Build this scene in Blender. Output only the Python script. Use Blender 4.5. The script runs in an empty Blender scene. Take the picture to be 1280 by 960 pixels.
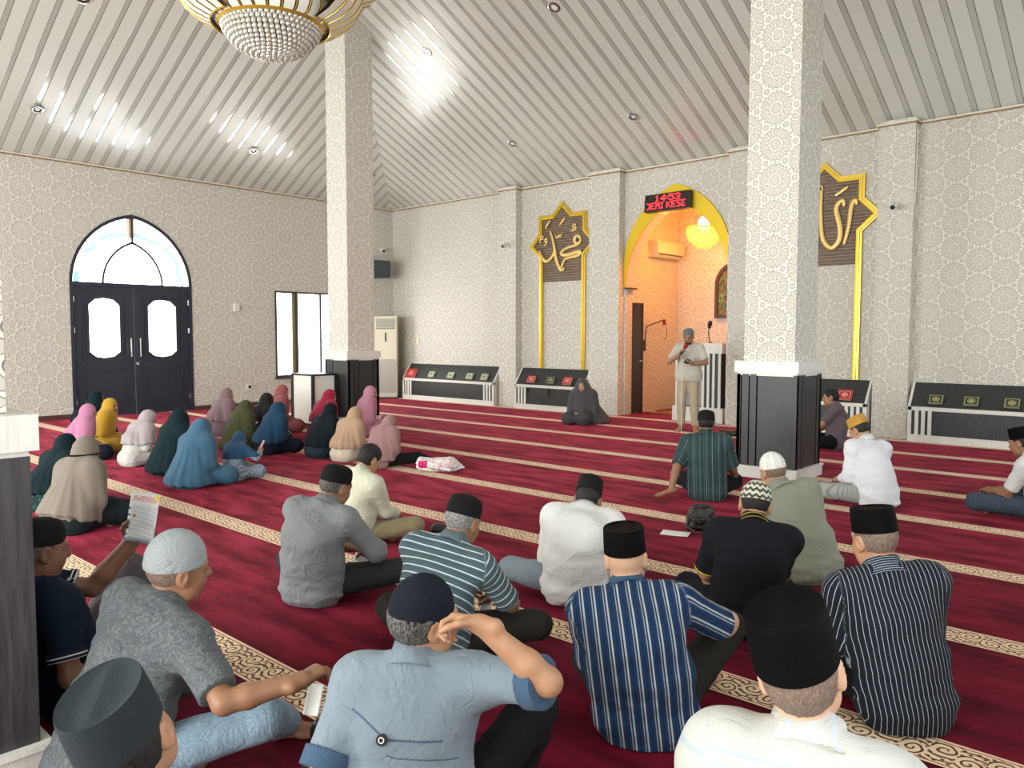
import bpy, bmesh, math, random
import numpy as np
from mathutils import Vector, Matrix

# ------------------------------------------------------------------ camera, world, lights, exposure
SC = bpy.context.scene
COL = SC.collection
H = 1.5
def setup_camera():
    cam = bpy.data.cameras.new('camera'); o = bpy.data.objects.new('camera', cam); COL.objects.link(o)
    yaw, pitch, roll = math.radians(42.265), math.radians(-3.51), math.radians(.068)
    F = Vector((-math.sin(yaw)*math.cos(pitch), math.cos(yaw)*math.cos(pitch), math.sin(pitch)))
    R = Vector((math.cos(yaw), math.sin(yaw), 0)); U = R.cross(F)
    R2 = R*math.cos(roll) + U*math.sin(roll); U2 = U*math.cos(roll) - R*math.sin(roll)
    m = Matrix((R2, U2, -F)).transposed().to_4x4(); m.translation = (0, 0, H)
    o.matrix_world = m
    cam.sensor_width = 36; cam.lens = 977.97/1280*36; cam.clip_start = .05
    SC.camera = o
setup_camera()
SC.view_settings.view_transform = 'Standard'; SC.view_settings.look = 'None'
SC.view_settings.gamma = 1; SC.view_settings.use_curve_mapping = False
SC.view_settings.exposure = 0.12
SC.cycles.use_denoising = True
SC.cycles.max_bounces = 7; SC.cycles.diffuse_bounces = 4; SC.cycles.glossy_bounces = 3
SC.cycles.sample_clamp_indirect = 6
W = bpy.data.worlds.new('daylight'); SC.world = W; W.use_nodes = True
W.node_tree.nodes['Background'].inputs[0].default_value = (.86, .93, 1, 1)
W.node_tree.nodes['Background'].inputs[1].default_value = 3.0
def area(name, loc, rot, sx, sy, power, col=(1, 1, 1)):
    l = bpy.data.lights.new(name, 'AREA'); l.shape = 'RECTANGLE'; l.size = sx; l.size_y = sy; l.energy = power; l.color = col
    o = bpy.data.objects.new(name, l); o.location = loc; o.rotation_euler = rot; COL.objects.link(o); return o
def point(name, loc, power, col, r=.05):
    l = bpy.data.lights.new(name, 'POINT'); l.energy = power; l.color = col; l.shadow_soft_size = r
    o = bpy.data.objects.new(name, l); o.location = loc; COL.objects.link(o); return o
PI = math.pi
XL, XR, YS, YQ, YP, HW = -15.26, .75, -3.75, 12.42, 12.24, 4.577
CX, CY = (XL+XR)/2, (YS+YQ)/2
# daylight of the door row in the wall behind the photographer and of the side windows
for i, x in enumerate((-13, -9.2, -5.4, -1.6)):
    area('daylight_south', (x, YS-.05, 1.75), (PI/2, 0, 0), 2.5, 3.1, 310, (.985, 1, .935))
for i, y in enumerate((1.6, 5.9, 10.2)):
    area('daylight_east', (XR+.05, y, 1.9), (0, PI/2, 0), 2.0, 2.2, 12, (1, .99, .93))
point('mihrab_lamp_light', (-7.2, 13.2, 3.42), 250, (1, .27, .015), .1)

# ------------------------------------------------------------------ node helpers
class E:
    def __init__(s, nt, sock): s.nt = nt; s.s = sock
    def _op(s, op, *a):
        n = s.nt.nodes.new('ShaderNodeMath'); n.operation = op
        for i, v in enumerate((s,)+a):
            if isinstance(v, E): s.nt.links.new(v.s, n.inputs[i])
            else: n.inputs[i].default_value = float(v)
        return E(s.nt, n.outputs[0])
    def __add__(s, o): return s._op('ADD', o)
    __radd__ = __add__
    def __sub__(s, o): return s._op('SUBTRACT', o)
    def __rsub__(s, o): return (s*-1.0)+o
    def __mul__(s, o): return s._op('MULTIPLY', o)
    __rmul__ = __mul__
    def __truediv__(s, o): return s._op('DIVIDE', o)
    def abs(s): return s._op('ABSOLUTE')
    def fract(s): return s._op('FRACT')
    def floor(s): return s._op('FLOOR')
    def sqrt(s): return s._op('SQRT')
    def sin(s): return s._op('SINE')
    def cos(s): return s._op('COSINE')
    def atan2(s, o): return s._op('ARCTAN2', o)
    def lt(s, o): return s._op('LESS_THAN', o)
    def gt(s, o): return s._op('GREATER_THAN', o)
    def min(s, o): return s._op('MINIMUM', o)
    def max(s, o): return s._op('MAXIMUM', o)
    def pow(s, o): return s._op('POWER', o)
    def sstep(s, a, b):
        n = s.nt.nodes.new('ShaderNodeMapRange'); n.interpolation_type = 'SMOOTHSTEP'
        s.nt.links.new(s.s, n.inputs[0]); n.inputs[1].default_value = a; n.inputs[2].default_value = b
        return E(s.nt, n.outputs[0])
def sel(c, a, b): return c*a + (1-c)*b
class MB:
    """a material under construction"""
    def __init__(s, name):
        s.m = bpy.data.materials.new(name); s.m.use_nodes = True; s.nt = s.m.node_tree; s.N = s.nt.nodes
        s.b = s.N['Principled BSDF']
    def new(s, t, **k):
        n = s.N.new(t)
        for a, v in k.items(): setattr(n, a, v)
        return n
    def link(s, a, b): s.nt.links.new(a.s if isinstance(a, E) else a, b)
    def xyz(s, sock):
        n = s.new('ShaderNodeSeparateXYZ'); s.link(sock, n.inputs[0]); return [E(s.nt, o) for o in n.outputs]
    def pos(s): return s.xyz(s.new('ShaderNodeNewGeometry').outputs['Position'])
    def obj(s): return s.xyz(s.new('ShaderNodeTexCoord').outputs['Object'])
    def attr(s, name): return s.xyz(s.new('ShaderNodeAttribute', attribute_name=name).outputs['Vector'])
    def vec(s, x, y, z=0.):
        n = s.new('ShaderNodeCombineXYZ')
        for i, v in enumerate((x, y, z)):
            if isinstance(v, E): s.link(v, n.inputs[i])
            else: n.inputs[i].default_value = v
        return n.outputs[0]
    def noise(s, vec=None, scale=5., detail=2., rough=.5, dist=0.):
        n = s.new('ShaderNodeTexNoise'); n.inputs['Scale'].default_value = scale; n.inputs['Detail'].default_value = detail
        n.inputs['Roughness'].default_value = rough; n.inputs['Distortion'].default_value = dist
        if vec is None: vec = s.new('ShaderNodeTexCoord').outputs['Object']
        s.link(vec, n.inputs['Vector']); return E(s.nt, n.outputs[0])
    def voro(s, vec=None, scale=5., feature='DISTANCE_TO_EDGE'):
        n = s.new('ShaderNodeTexVoronoi', feature=feature); n.inputs['Scale'].default_value = scale
        if vec is None: vec = s.new('ShaderNodeTexCoord').outputs['Object']
        s.link(vec, n.inputs['Vector']); return E(s.nt, n.outputs[0])
    def mix(s, f, a, b):
        n = s.new('ShaderNodeMix', data_type='RGBA')
        if isinstance(f, E): s.link(f, n.inputs[0])
        else: n.inputs[0].default_value = f
        for i, c in ((6, a), (7, b)):
            if isinstance(c, tuple): n.inputs[i].default_value = (*c[:3], 1)
            else: s.link(c, n.inputs[i])
        return n.outputs[2]
    def col(s, c):
        if isinstance(c, tuple): s.b.inputs['Base Color'].default_value = (*c[:3], 1)
        else: s.link(c, s.b.inputs['Base Color'])
        return s
    def set(s, **k):
        for a, v in k.items():
            n = {'rough': 'Roughness', 'metal': 'Metallic', 'sheen': 'Sheen Weight', 'sheenr': 'Sheen Roughness', 'spec': 'Specular IOR Level',
                 'coat': 'Coat Weight', 'trans': 'Transmission Weight', 'alpha': 'Alpha', 'emis': 'Emission Strength', 'ecol': 'Emission Color', 'ior': 'IOR',
                 'sheent': 'Sheen Tint'}[a]
            if isinstance(v, E): s.link(v, s.b.inputs[n])
            elif isinstance(v, tuple): s.b.inputs[n].default_value = (*v, 1)
            else: s.b.inputs[n].default_value = v
        return s
    def bump(s, h, dist=.002, strength=1.):
        n = s.new('ShaderNodeBump'); n.inputs['Distance'].default_value = dist; n.inputs['Strength'].default_value = strength
        s.link(h, n.inputs['Height']); s.link(n.outputs[0], s.b.inputs['Normal']); return s
def srgb(r, g, b):
    f = lambda c: (c/255/12.92 if c/255 <= .04045 else ((c/255+.055)/1.055)**2.4)
    return (f(r), f(g), f(b))
_pm = {}
def paint(name, rgb, rough=.5, metal=0., grain=.04, scale=30., **k):
    """a plain painted / moulded surface with slight procedural unevenness"""
    if name in _pm: return _pm[name]
    b = MB(name); n = b.noise(scale=scale, detail=3)
    c = tuple(rgb)
    b.col(b.mix(n, tuple(x*(1-grain) for x in c), tuple(min(1, x*(1+grain)) for x in c)))
    b.set(rough=n*.12+(rough-.06), metal=metal, **k)
    _pm[name] = b.m
    return b.m

def wallpaper():
    b = MB('wallpaper_rosettes'); P = b.pos(); nrm = b.xyz(b.new('ShaderNodeNewGeometry').outputs['True Normal'])
    side = nrm[0].abs().gt(.6)
    u = sel(side, P[1]+.08, P[0]+.02); v = P[2]
    a = .366; Wd = a*math.sqrt(3)
    wrap = lambda t: (t.fract()-.5)
    x1 = wrap(u/Wd)*Wd; y1 = wrap(v/a)*a; x2 = wrap(u/Wd+.5)*Wd; y2 = wrap(v/a+.5)*a
    r1 = (x1*x1+y1*y1).sqrt(); r2 = (x2*x2+y2*y2).sqrt(); c = r1.lt(r2)
    x = sel(c, x1, x2); y = sel(c, y1, y2); r = r1.min(r2); th = y.atan2(x)
    k = PI/6
    t = ((th/k+.5).fract()-.5)*k; t2 = ((th/k).fract()-.5)*k
    lx = r*t.cos(); ly = r*t.sin(); mx = r*t2.cos(); my = r*t2.sin()
    px = lx-.122; wd = px*.26+.0248
    ex = px/.041; ey = ly/wd
    f = (ex*ex+ey*ey).sqrt()-1
    circ = lambda cx, rad, X=None, Y=None: (((X-cx)*(X-cx)+Y*Y).sqrt()-rad)/rad*.7
    f = f.min((r-.050)/.030)
    f = f.min(circ(.0760, .0100, mx, my)); f = f.min(circ(.1655, .0125, mx, my))
    k6 = PI/3; t6 = ((th/k6).fract()-.5)*k6; t6b = ((th/k6+.5).fract()-.5)*k6
    f = f.min(circ(.183, .0120, r*t6.cos(), r*t6.sin())); f = f.min(circ(.2065, .0235, r*t6b.cos(), r*t6b.sin()))
    h = f.sstep(-.10, .10)
    n = b.noise(b.new('ShaderNodeNewGeometry').outputs['Position'], 1.3, 3)
    cell = b.mix(n, (.60, .57, .51), (.65, .62, .555)); ridge = (.82, .795, .72)
    crev_shade = (f+.05).abs().sstep(.16, .02)  # crevice shadow of the embossing, painted into the colour along cell edges
    b.col(b.mix(crev_shade*.40, b.mix(h, cell, ridge), (.30, .27, .22))); b.set(rough=.62, spec=.35)
    b.bump(h, .010, 1.)
    return b.m
WALL = wallpaper()

ROW0, ROWS = 2.97, 1.288
def carpet():
    b = MB('prayer_carpet'); geo = b.new('ShaderNodeNewGeometry').outputs['Position']; P = b.pos()
    x, y = P[0], P[1]
    k = ((y-ROW0)/ROWS).fract()*ROWS
    band = k.lt(.205)
    # arabesque scrolls inside the band
    L = .092; cu = x/L; par = (cu/2).fract().lt(.5); sg = par*2-1
    nz = b.noise(geo, 14, 1); nz2 = b.noise(b.vec(y, x, 3.), 14, 1)
    lx = (cu.fract()-.5)*L + (nz-.5)*.03; ly = (k-.102) - sg*.026 + (nz2-.5)*.03
    r = (lx*lx+ly*ly).sqrt(); th = ly.atan2(lx)*sg
    sp = (r*(2*PI/.030) - th*1.0).sin()
    leaf = ((x*(2*PI/.046)).sin()*(k*(2*PI/.040)).sin())
    pat = sp.sstep(.35, .7).max((leaf.gt(.55))*(r.gt(.048)))
    e = (k-.102).abs()
    pat = pat*e.lt(.083)
    edge = e.gt(.083)*e.lt(.089)
    tan = b.mix(nz, (.68, .49, .31), (.80, .62, .42))
    bc = b.mix(pat, tan, (.075, .032, .022)); bc = b.mix(edge, bc, (.20, .03, .03))
    # crimson field with brushed pile and small tone-on-tone dots
    st = b.noise(b.vec(x*.9, y*3.2), 2.2, 4, .6); fine = b.noise(geo, 160, 2)
    gx = (x/.03).fract()-.5; gy = (y/.03+((x/.03).floor()/2).fract()).fract()-.5
    dot = (gx*gx+gy*gy).sqrt().lt(.2)
    red = b.mix(st.sstep(.3, .7), (.052, .0014, .0075), (.140, .0032, .018))
    red = b.mix(dot*.22, red, (.03, .001, .004))
    red = b.mix((fine-.3)*.35, red, (.10, .002, .01))
    dk = (k.gt(ROWS-.022))*(k.lt(ROWS-.004))
    red = b.mix(dk*.8, red, (.03, .002, .006))
    b.col(b.mix(band, red, bc))
    b.set(rough=.9, spec=.1, sheen=sel(band, band*.45, st.sstep(.3, .7)*.36+.16), sheenr=.30)
    b.link(b.mix(band, (1, .13, .21), (1, .80, .62)), b.b.inputs['Sheen Tint'])
    b.bump(fine*.6+band*.5+st*.8, .004, .5)
    return b.m
CARPET = carpet()

def ceiling_mat(axis):
    """glossy panelling: wide pearl boards and narrow silver strips running up the slope"""
    b = MB('ceiling_panels_'+axis); P = b.pos(); w = P[0] if axis == 'x' else P[1]
    per = .2685; k = ((w+.02)/per).fract()*per
    strip = k.lt(.074); e1 = k.min(.0).abs()
    line = ((k-.0).abs().lt(.006)) + ((k-.074).abs().lt(.006))
    n = b.noise(b.new('ShaderNodeNewGeometry').outputs['Position'], 70, 3, .7)
    pearl = b.mix(n, (.60, .60, .555), (.68, .68, .635))
    silver = b.mix(n, (.50, .50, .46), (.56, .56, .52))
    c = b.mix(strip, pearl, silver); c = b.mix(line, c, (.22, .215, .19))
    b.col(c); b.set(rough=sel(strip, .12, .25), metal=strip*.25, spec=.6)
    d = (k-.037).abs()
    b.bump(d.sstep(.030, .044), .006, .6)
    return b.m

def wood(name, dark, light, scale=6., rough=.35, vertical=True, **k):
    if name in _pm: return _pm[name]
    b = MB(name); P = b.pos() if vertical else b.obj()
    s = b.vec(P[0]*9, P[1]*9, P[2]*.7) if vertical else b.vec(P[0]*.7, P[1]*9, P[2]*9)
    n = b.noise(s, scale, 4, .65, .4)
    b.col(b.mix(n.sstep(.3, .72), dark, light)); b.set(rough=n*.2+(rough-.1), **k); b.bump(n, .0015, .4)
    _pm[name] = b.m
    return b.m
WHITEWOOD = wood('white_grooved_laminate', (.70, .69, .65), (.80, .79, .75), 8)
BLACKWOOD = wood('black_laminate', (.018, .019, .020), (.040, .040, .041), 6, .42)
GREYWOOD = wood('charcoal_grained_laminate', (.025, .022, .025), (.060, .055, .060), 5, .45)
DOORWOOD = wood('dark_stained_door', (.014, .019, .036), (.030, .037, .062), 5, .35)
GOLD = paint('gold_paint', (.76, .53, .09), .30, .75, .03, 12)
GOLDFLAT = paint('yellow_gold_trim', (.72, .50, .015), .4, .35, .06)
WHITE = paint('white_plastic', (.78, .77, .72), .4)
CREAM = paint('cream_plastic', (.72, .67, .52), .4)
BLACK = paint('black_plastic', (.012, .012, .013), .4)
CHROME = paint('chrome', (.75, .75, .75), .18, 1.)
DARKMETAL = paint('dark_metal', (.05, .05, .055), .35, .7)

# ------------------------------------------------------------------ object helpers
def tag(o, label=None, cat=None, group=None, kind=None):
    if label: o['label'] = label
    if cat: o['category'] = cat
    if group: o['group'] = group
    if kind: o['kind'] = kind
    return o
def link(name, me, mats, parent=None, smooth=False):
    o = bpy.data.objects.new(name, me); COL.objects.link(o)
    for m in (mats if isinstance(mats, (list, tuple)) else [mats]): me.materials.append(m)
    if smooth: me.polygons.foreach_set('use_smooth', [True]*len(me.polygons))
    if parent: o.parent = parent
    return o
def empty(name, loc=(0, 0, 0), rz=0., label=None, cat=None, group=None):
    o = bpy.data.objects.new(name, None); COL.objects.link(o); o.location = loc; o.rotation_euler = (0, 0, rz); o.empty_display_size = .1
    return tag(o, label, cat, group)
def mesh(name, V, F, mats, parent=None, smooth=False):
    me = bpy.data.meshes.new(name); me.from_pydata([tuple(map(float, v)) for v in V], [], [tuple(map(int, f)) for f in F]); me.update()
    return link(name, me, mats, parent, smooth)
class BM:
    """collects solids into one mesh"""
    def __init__(s): s.b = bmesh.new()
    def box(s, lo, hi, bev=0., rot=None, at=None):
        lo, hi = Vector(lo), Vector(hi); c = (lo+hi)/2; d = hi-lo
        m = Matrix.Translation(c) @ Matrix.Diagonal((d.x, d.y, d.z, 1))
        if rot is not None: m = Matrix.Translation(at or (0, 0, 0)) @ rot.to_4x4() @ m
        r = bmesh.ops.create_cube(s.b, size=1, matrix=m)
        if bev:
            ed = list({e for v in r['verts'] for e in v.link_edges})
            bmesh.ops.bevel(s.b, geom=ed, offset=bev, segments=2, affect='EDGES', profile=.5)
        return s
    def prism(s, poly, d0, d1, axis='y', bev=0.):
        """extrude a 2D outline (u,v) along an axis between d0 and d1"""
        f = {'y': lambda u, v, d: (u, d, v), 'x': lambda u, v, d: (d, u, v), 'z': lambda u, v, d: (u, v, d)}[axis]
        a = [s.b.verts.new(f(u, v, d0)) for u, v in poly]; c = [s.b.verts.new(f(u, v, d1)) for u, v in poly]
        n = len(poly); fs = [s.b.faces.new(a), s.b.faces.new(c[::-1])]
        for i in range(n): fs.append(s.b.faces.new((a[i], c[i], c[(i+1) % n], a[(i+1) % n])))
        return s
    def ringprism(s, outer, inner, d0, d1, axis='y', closed=True):
        f = {'y': lambda u, v, d: (u, d, v), 'x': lambda u, v, d: (d, u, v), 'z': lambda u, v, d: (u, v, d)}[axis]
        n = len(outer); L = [[s.b.verts.new(f(*p, d)) for p in q] for q, d in ((outer, d0), (inner, d0), (outer, d1), (inner, d1))]
        for i in range(n if closed else n-1):
            j = (i+1) % n
            for A, B in ((L[0], L[1]), (L[3], L[2]), (L[2], L[0]), (L[1], L[3])):
                s.b.faces.new((A[i], A[j], B[j], B[i]))
        if not closed:
            for i in (0, n-1): s.b.faces.new((L[0][i], L[1][i], L[3][i], L[2][i]))
        return s
    def tube(s, pts, rad, seg=8, flat=None):
        pts = [Vector(p) for p in pts]; n = len(pts)
        rad = list(rad) if hasattr(rad, '__len__') else [rad]*n
        rings = []; up = None
        for i, p in enumerate(pts):
            t = (pts[min(i+1, n-1)]-pts[max(i-1, 0)]).normalized()
            if up is None: up = t.orthogonal().normalized()
            e1 = (up - t*up.dot(t)); e1 = e1.normalized() if e1.length > 1e-6 else t.orthogonal().normalized(); up = e1; e2 = t.cross(e1)
            ring = []
            for k in range(seg):
                q = (e1*math.cos(2*PI*k/seg)+e2*math.sin(2*PI*k/seg))*rad[i]
                if flat: w = Vector(flat[0]); q = q - w*q.dot(w)*(1-flat[1])
                ring.append(s.b.verts.new(p+q))
            rings.append(ring)
        for a, c in zip(rings, rings[1:]):
            for k in range(seg): s.b.faces.new((a[k], a[(k+1) % seg], c[(k+1) % seg], c[k]))
        s.b.faces.new(rings[0][::-1]); s.b.faces.new(rings[-1])
        return s
    def lathe(s, prof, c=(0, 0, 0), seg=32, a0=0., a1=2*PI, cap=False):
        full = abs(a1-a0-2*PI) < 1e-6; m = seg if full else seg+1; rings = []
        for r, z in prof:
            rings.append([s.b.verts.new((c[0]+r*math.cos(a0+(a1-a0)*k/seg), c[1]+r*math.sin(a0+(a1-a0)*k/seg), c[2]+z)) for k in range(m)])
        for a, d in zip(rings, rings[1:]):
            for k in range(seg): s.b.faces.new((a[k], a[(k+1) % m], d[(k+1) % m], d[k]))
        if cap: s.b.faces.new(rings[0][::-1]); s.b.faces.new(rings[-1])
        return s
    def sphere(s, c, r, seg=12, sc=(1, 1, 1)):
        bmesh.ops.create_uvsphere(s.b, u_segments=seg, v_segments=max(6, seg//2+2), radius=r, matrix=Matrix.Translation(c) @ Matrix.Diagonal((*sc, 1))); return s
    def build(s, name, mats, parent=None, smooth=False):
        bmesh.ops.recalc_face_normals(s.b, faces=s.b.faces)
        me = bpy.data.meshes.new(name); s.b.to_mesh(me); s.b.free()
        o = link(name, me, mats, parent, smooth)
        if smooth: me.set_sharp_from_angle(angle=.7)
        return o
def copy_tree(o, parent=None):
    c = o.copy(); COL.objects.link(c); c.parent = parent
    if parent is not None: c.matrix_parent_inverse = o.matrix_parent_inverse.copy()
    for ch in list(o.children): copy_tree(ch, c)
    return c
def struct(o): return tag(o, kind='structure')
def arch(u0, hw, spring, rise, n=24):
    """pointed arch outline from left springing to right springing"""
    c = (rise*rise-hw*hw)/(2*hw); R = hw+c
    us = [-hw*math.cos(PI*i/n/1.0) for i in range(n+1)]
    return [(u0+u, spring+math.sqrt(max(0, R*R-(abs(u)+c)**2))) for u in us]
def wall_grid(name, axis, d0, d1, u0, u1, z1, holes, mat, top=None, z0=0.):
    """a wall slab with openings; holes = (ua, ub, zlow, list of (u, ztop))"""
    b = BM(); f = (lambda u, d, z: (u, d, z)) if axis == 'y' else (lambda u, d, z: (d, u, z))
    us = {u0, u1}
    for h in holes: us |= {h[0], h[1]} | {p[0] for p in h[3]}
    us = sorted(us)
    def quad(*p): b.b.faces.new([b.b.verts.new(q) for q in p])
    def interp(pts, u):
        for (a, za), (c, zc) in zip(pts, pts[1:]):
            if a-1e-9 <= u <= c+1e-9: return za+(zc-za)*((u-a)/(c-a) if c > a else 0)
    for a, c in zip(us, us[1:]):
        if c-a < 1e-6: continue
        m = (a+c)/2; hs = [h for h in holes if h[0] < m < h[1]]
        for d in (d0, d1):
            if not hs: quad(f(a, d, z0), f(c, d, z0), f(c, d, z1), f(a, d, z1)); continue
            h = hs[0]; za, zc = interp(h[3], a), interp(h[3], c)
            quad(f(a, d, za), f(c, d, zc), f(c, d, z1), f(a, d, z1))
            if h[2] > z0: quad(f(a, d, z0), f(c, d, z0), f(c, d, h[2]), f(a, d, h[2]))
        if hs:
            h = hs[0]; za, zc = interp(h[3], a), interp(h[3], c)
            quad(f(a, d0, za), f(c, d0, zc), f(c, d1, zc), f(a, d1, za))
            if h[2] > z0: quad(f(a, d0, h[2]), f(c, d0, h[2]), f(c, d1, h[2]), f(a, d1, h[2]))
    for h in holes:
        for u, z in (h[3][0], h[3][-1]):
            if z > h[2]: quad(f(u, d0, h[2]), f(u, d1, h[2]), f(u, d1, z), f(u, d0, z))
    bmesh.ops.remove_doubles(b.b, verts=b.b.verts, dist=1e-5)
    return b.build(name, mat)

# ------------------------------------------------------------------ the room
def build_room():
    b = BM(); b.box((XL-.3, YS-.3, -.12), (XR+.3, 14.7, 0)); struct(b.build('floor', CARPET))
    # side of the doors
    dA = arch(6.18, 1.115, 2.45, 1.31)
    struct(wall_grid('wall_left', 'x', XL, XL-.22, YS-.2, YQ+.2, HW+.15, [(5.065, 7.295, 0, dA), (9.14, 10.98, .59, [(9.14, 2.47), (10.98, 2.47)])], WALL))
    mA = arch(-7.33, 1.06, 2.41, 1.50)
    struct(wall_grid('wall_qibla', 'y', YQ, YQ+.24, XL-.2, XR+.2, HW+.15, [(-8.39, -6.27, 0, mA)], WALL))
    sh = [(x-1.3, x+1.3, .15, [(x-1.3, 3.4), (x+1.3, 3.4)]) for x in (-13, -9.2, -5.4, -1.6)]
    struct(wall_grid('wall_south', 'y', YS, YS-.22, XL-.2, XR+.2, HW+.15, sh, WALL))
    eh = [(y-1.15, y+1.15, .85, [(y-1.15, 2.95), (y+1.15, 2.95)]) for y in (1.6, 5.9, 10.2)]
    struct(wall_grid('wall_right', 'x', XR, XR+.22, YS-.2, YQ+.2, HW+.15, eh, WALL))
    # pilasters of the qibla wall
    for x0, x1 in ((-11.5, -11.02), (-9.12, -8.43), (-6.23, -5.62), (-3.86, -3.37)):
        b = BM(); b.box((x0, YP, 0), (x1, YQ+.02, HW+.05)); struct(b.build('pilaster', WALL))
    # hipped ceiling, one slope per side
    tp = math.tan(math.radians(27)); rise = (XR-XL)/2*tp
    cx, cy = CX, CY; r = (XR-XL)/2; ry = (YQ-YS)/2
    A = [(XL-.02, YS-.02, HW), (XR+.02, YS-.02, HW), (XR+.02, YQ+.02, HW), (XL-.02, YQ+.02, HW)]
    ym = cy; ridge = min(r, ry); top = (cx, cy, HW+ridge*tp)
    cw = ceiling_mat('y'); cn = ceiling_mat('x')
    for nm, i, j, m in (('ceiling_south', 0, 1, cn), ('ceiling_right', 1, 2, cw), ('ceiling_qibla', 2, 3, cn), ('ceiling_left', 3, 0, cw)):
        p, q = Vector(A[i]), Vector(A[j]); t = Vector(top); n = (q-p).cross(t-p).normalized()
        if n.z < 0: n = -n
        V = [p, q, t, p+n*.06, q+n*.06, t+n*.06]
        struct(mesh(nm, V, [(0, 1, 2), (5, 4, 3), (0, 3, 4, 1), (1, 4, 5, 2), (2, 5, 3, 0)], m))
    # cornice: cream fillet over a thin brown-gold strip
    cream = paint('cornice_cream', (.74, .70, .58), .45); brown = paint('cornice_gold', (.30, .17, .05), .35, .4)
    for nm, lo, hi in (('left', (XL, YS, 0), (XL, YQ, 0)), ('qibla', (XL, YQ, 0), (XR, YQ, 0))):
        ax = 0 if nm == 'left' else 1
        for k, (z0, z1, d, m) in enumerate(((HW-.035, HW-.018, .022, brown), (HW-.018, HW+.01, .03, cream))):
            b = BM()
            if ax == 0: b.box((XL-.01, YS, z0), (XL+d, YQ, z1))
            else:
                b.box((XL, YQ-d, z0), (XR, YQ+.01, z1))
                for x0, x1 in ((-11.5, -11.02), (-9.12, -8.43), (-6.23, -5.62), (-3.86, -3.37)):
                    b.box((x0-d, YP-d, z0), (x1+d, YQ+.01, z1))
            struct(b.build('trim_%d' % (k+1 if ax == 0 else k+3), m))
    base = paint('baseboard_dark', (.10, .035, .03), .5)
    b = BM(); b.box((XL-.01, YS, 0), (XL+.015, 5.06, .09)); b.box((XL-.01, 7.30, 0), (XL+.015, YQ, .09)); struct(b.build('baseboard_left', base))

def glow(name, rgb, e):
    b = MB(name); n = b.noise(scale=2.5, detail=2)
    b.col((.8, .8, .8)).set(rough=.25, ecol=rgb, emis=n*.6*e+.7*e); return b.m
DAY = glow('daylit_frosted_glass', (1., .985, .94), 13.)
def stained(name):
    b = MB(name); P = b.pos()
    y, z = P[1]-6.18, P[2]-2.45; r = (y*y+z*z).sqrt()
    n = b.noise(b.vec(0., P[1], P[2]), 2.6, 1)
    sw = ((r-.98)+(n-.5)*.3).abs().lt(.035)*(n.gt(.46))
    orange = (y.abs().lt(.07))*(z.gt(.88))
    c = b.mix(sw, (.95, .98, 1.), (.10, .75, .85)); c = b.mix(orange, c, (1., .45, .08))
    b.col((.8, .8, .8)); b.link(c, b.b.inputs['Emission Color']); b.set(rough=.2, emis=(11.0-sw*10.2-orange*10.3).max(.6))
    return b.m

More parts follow.
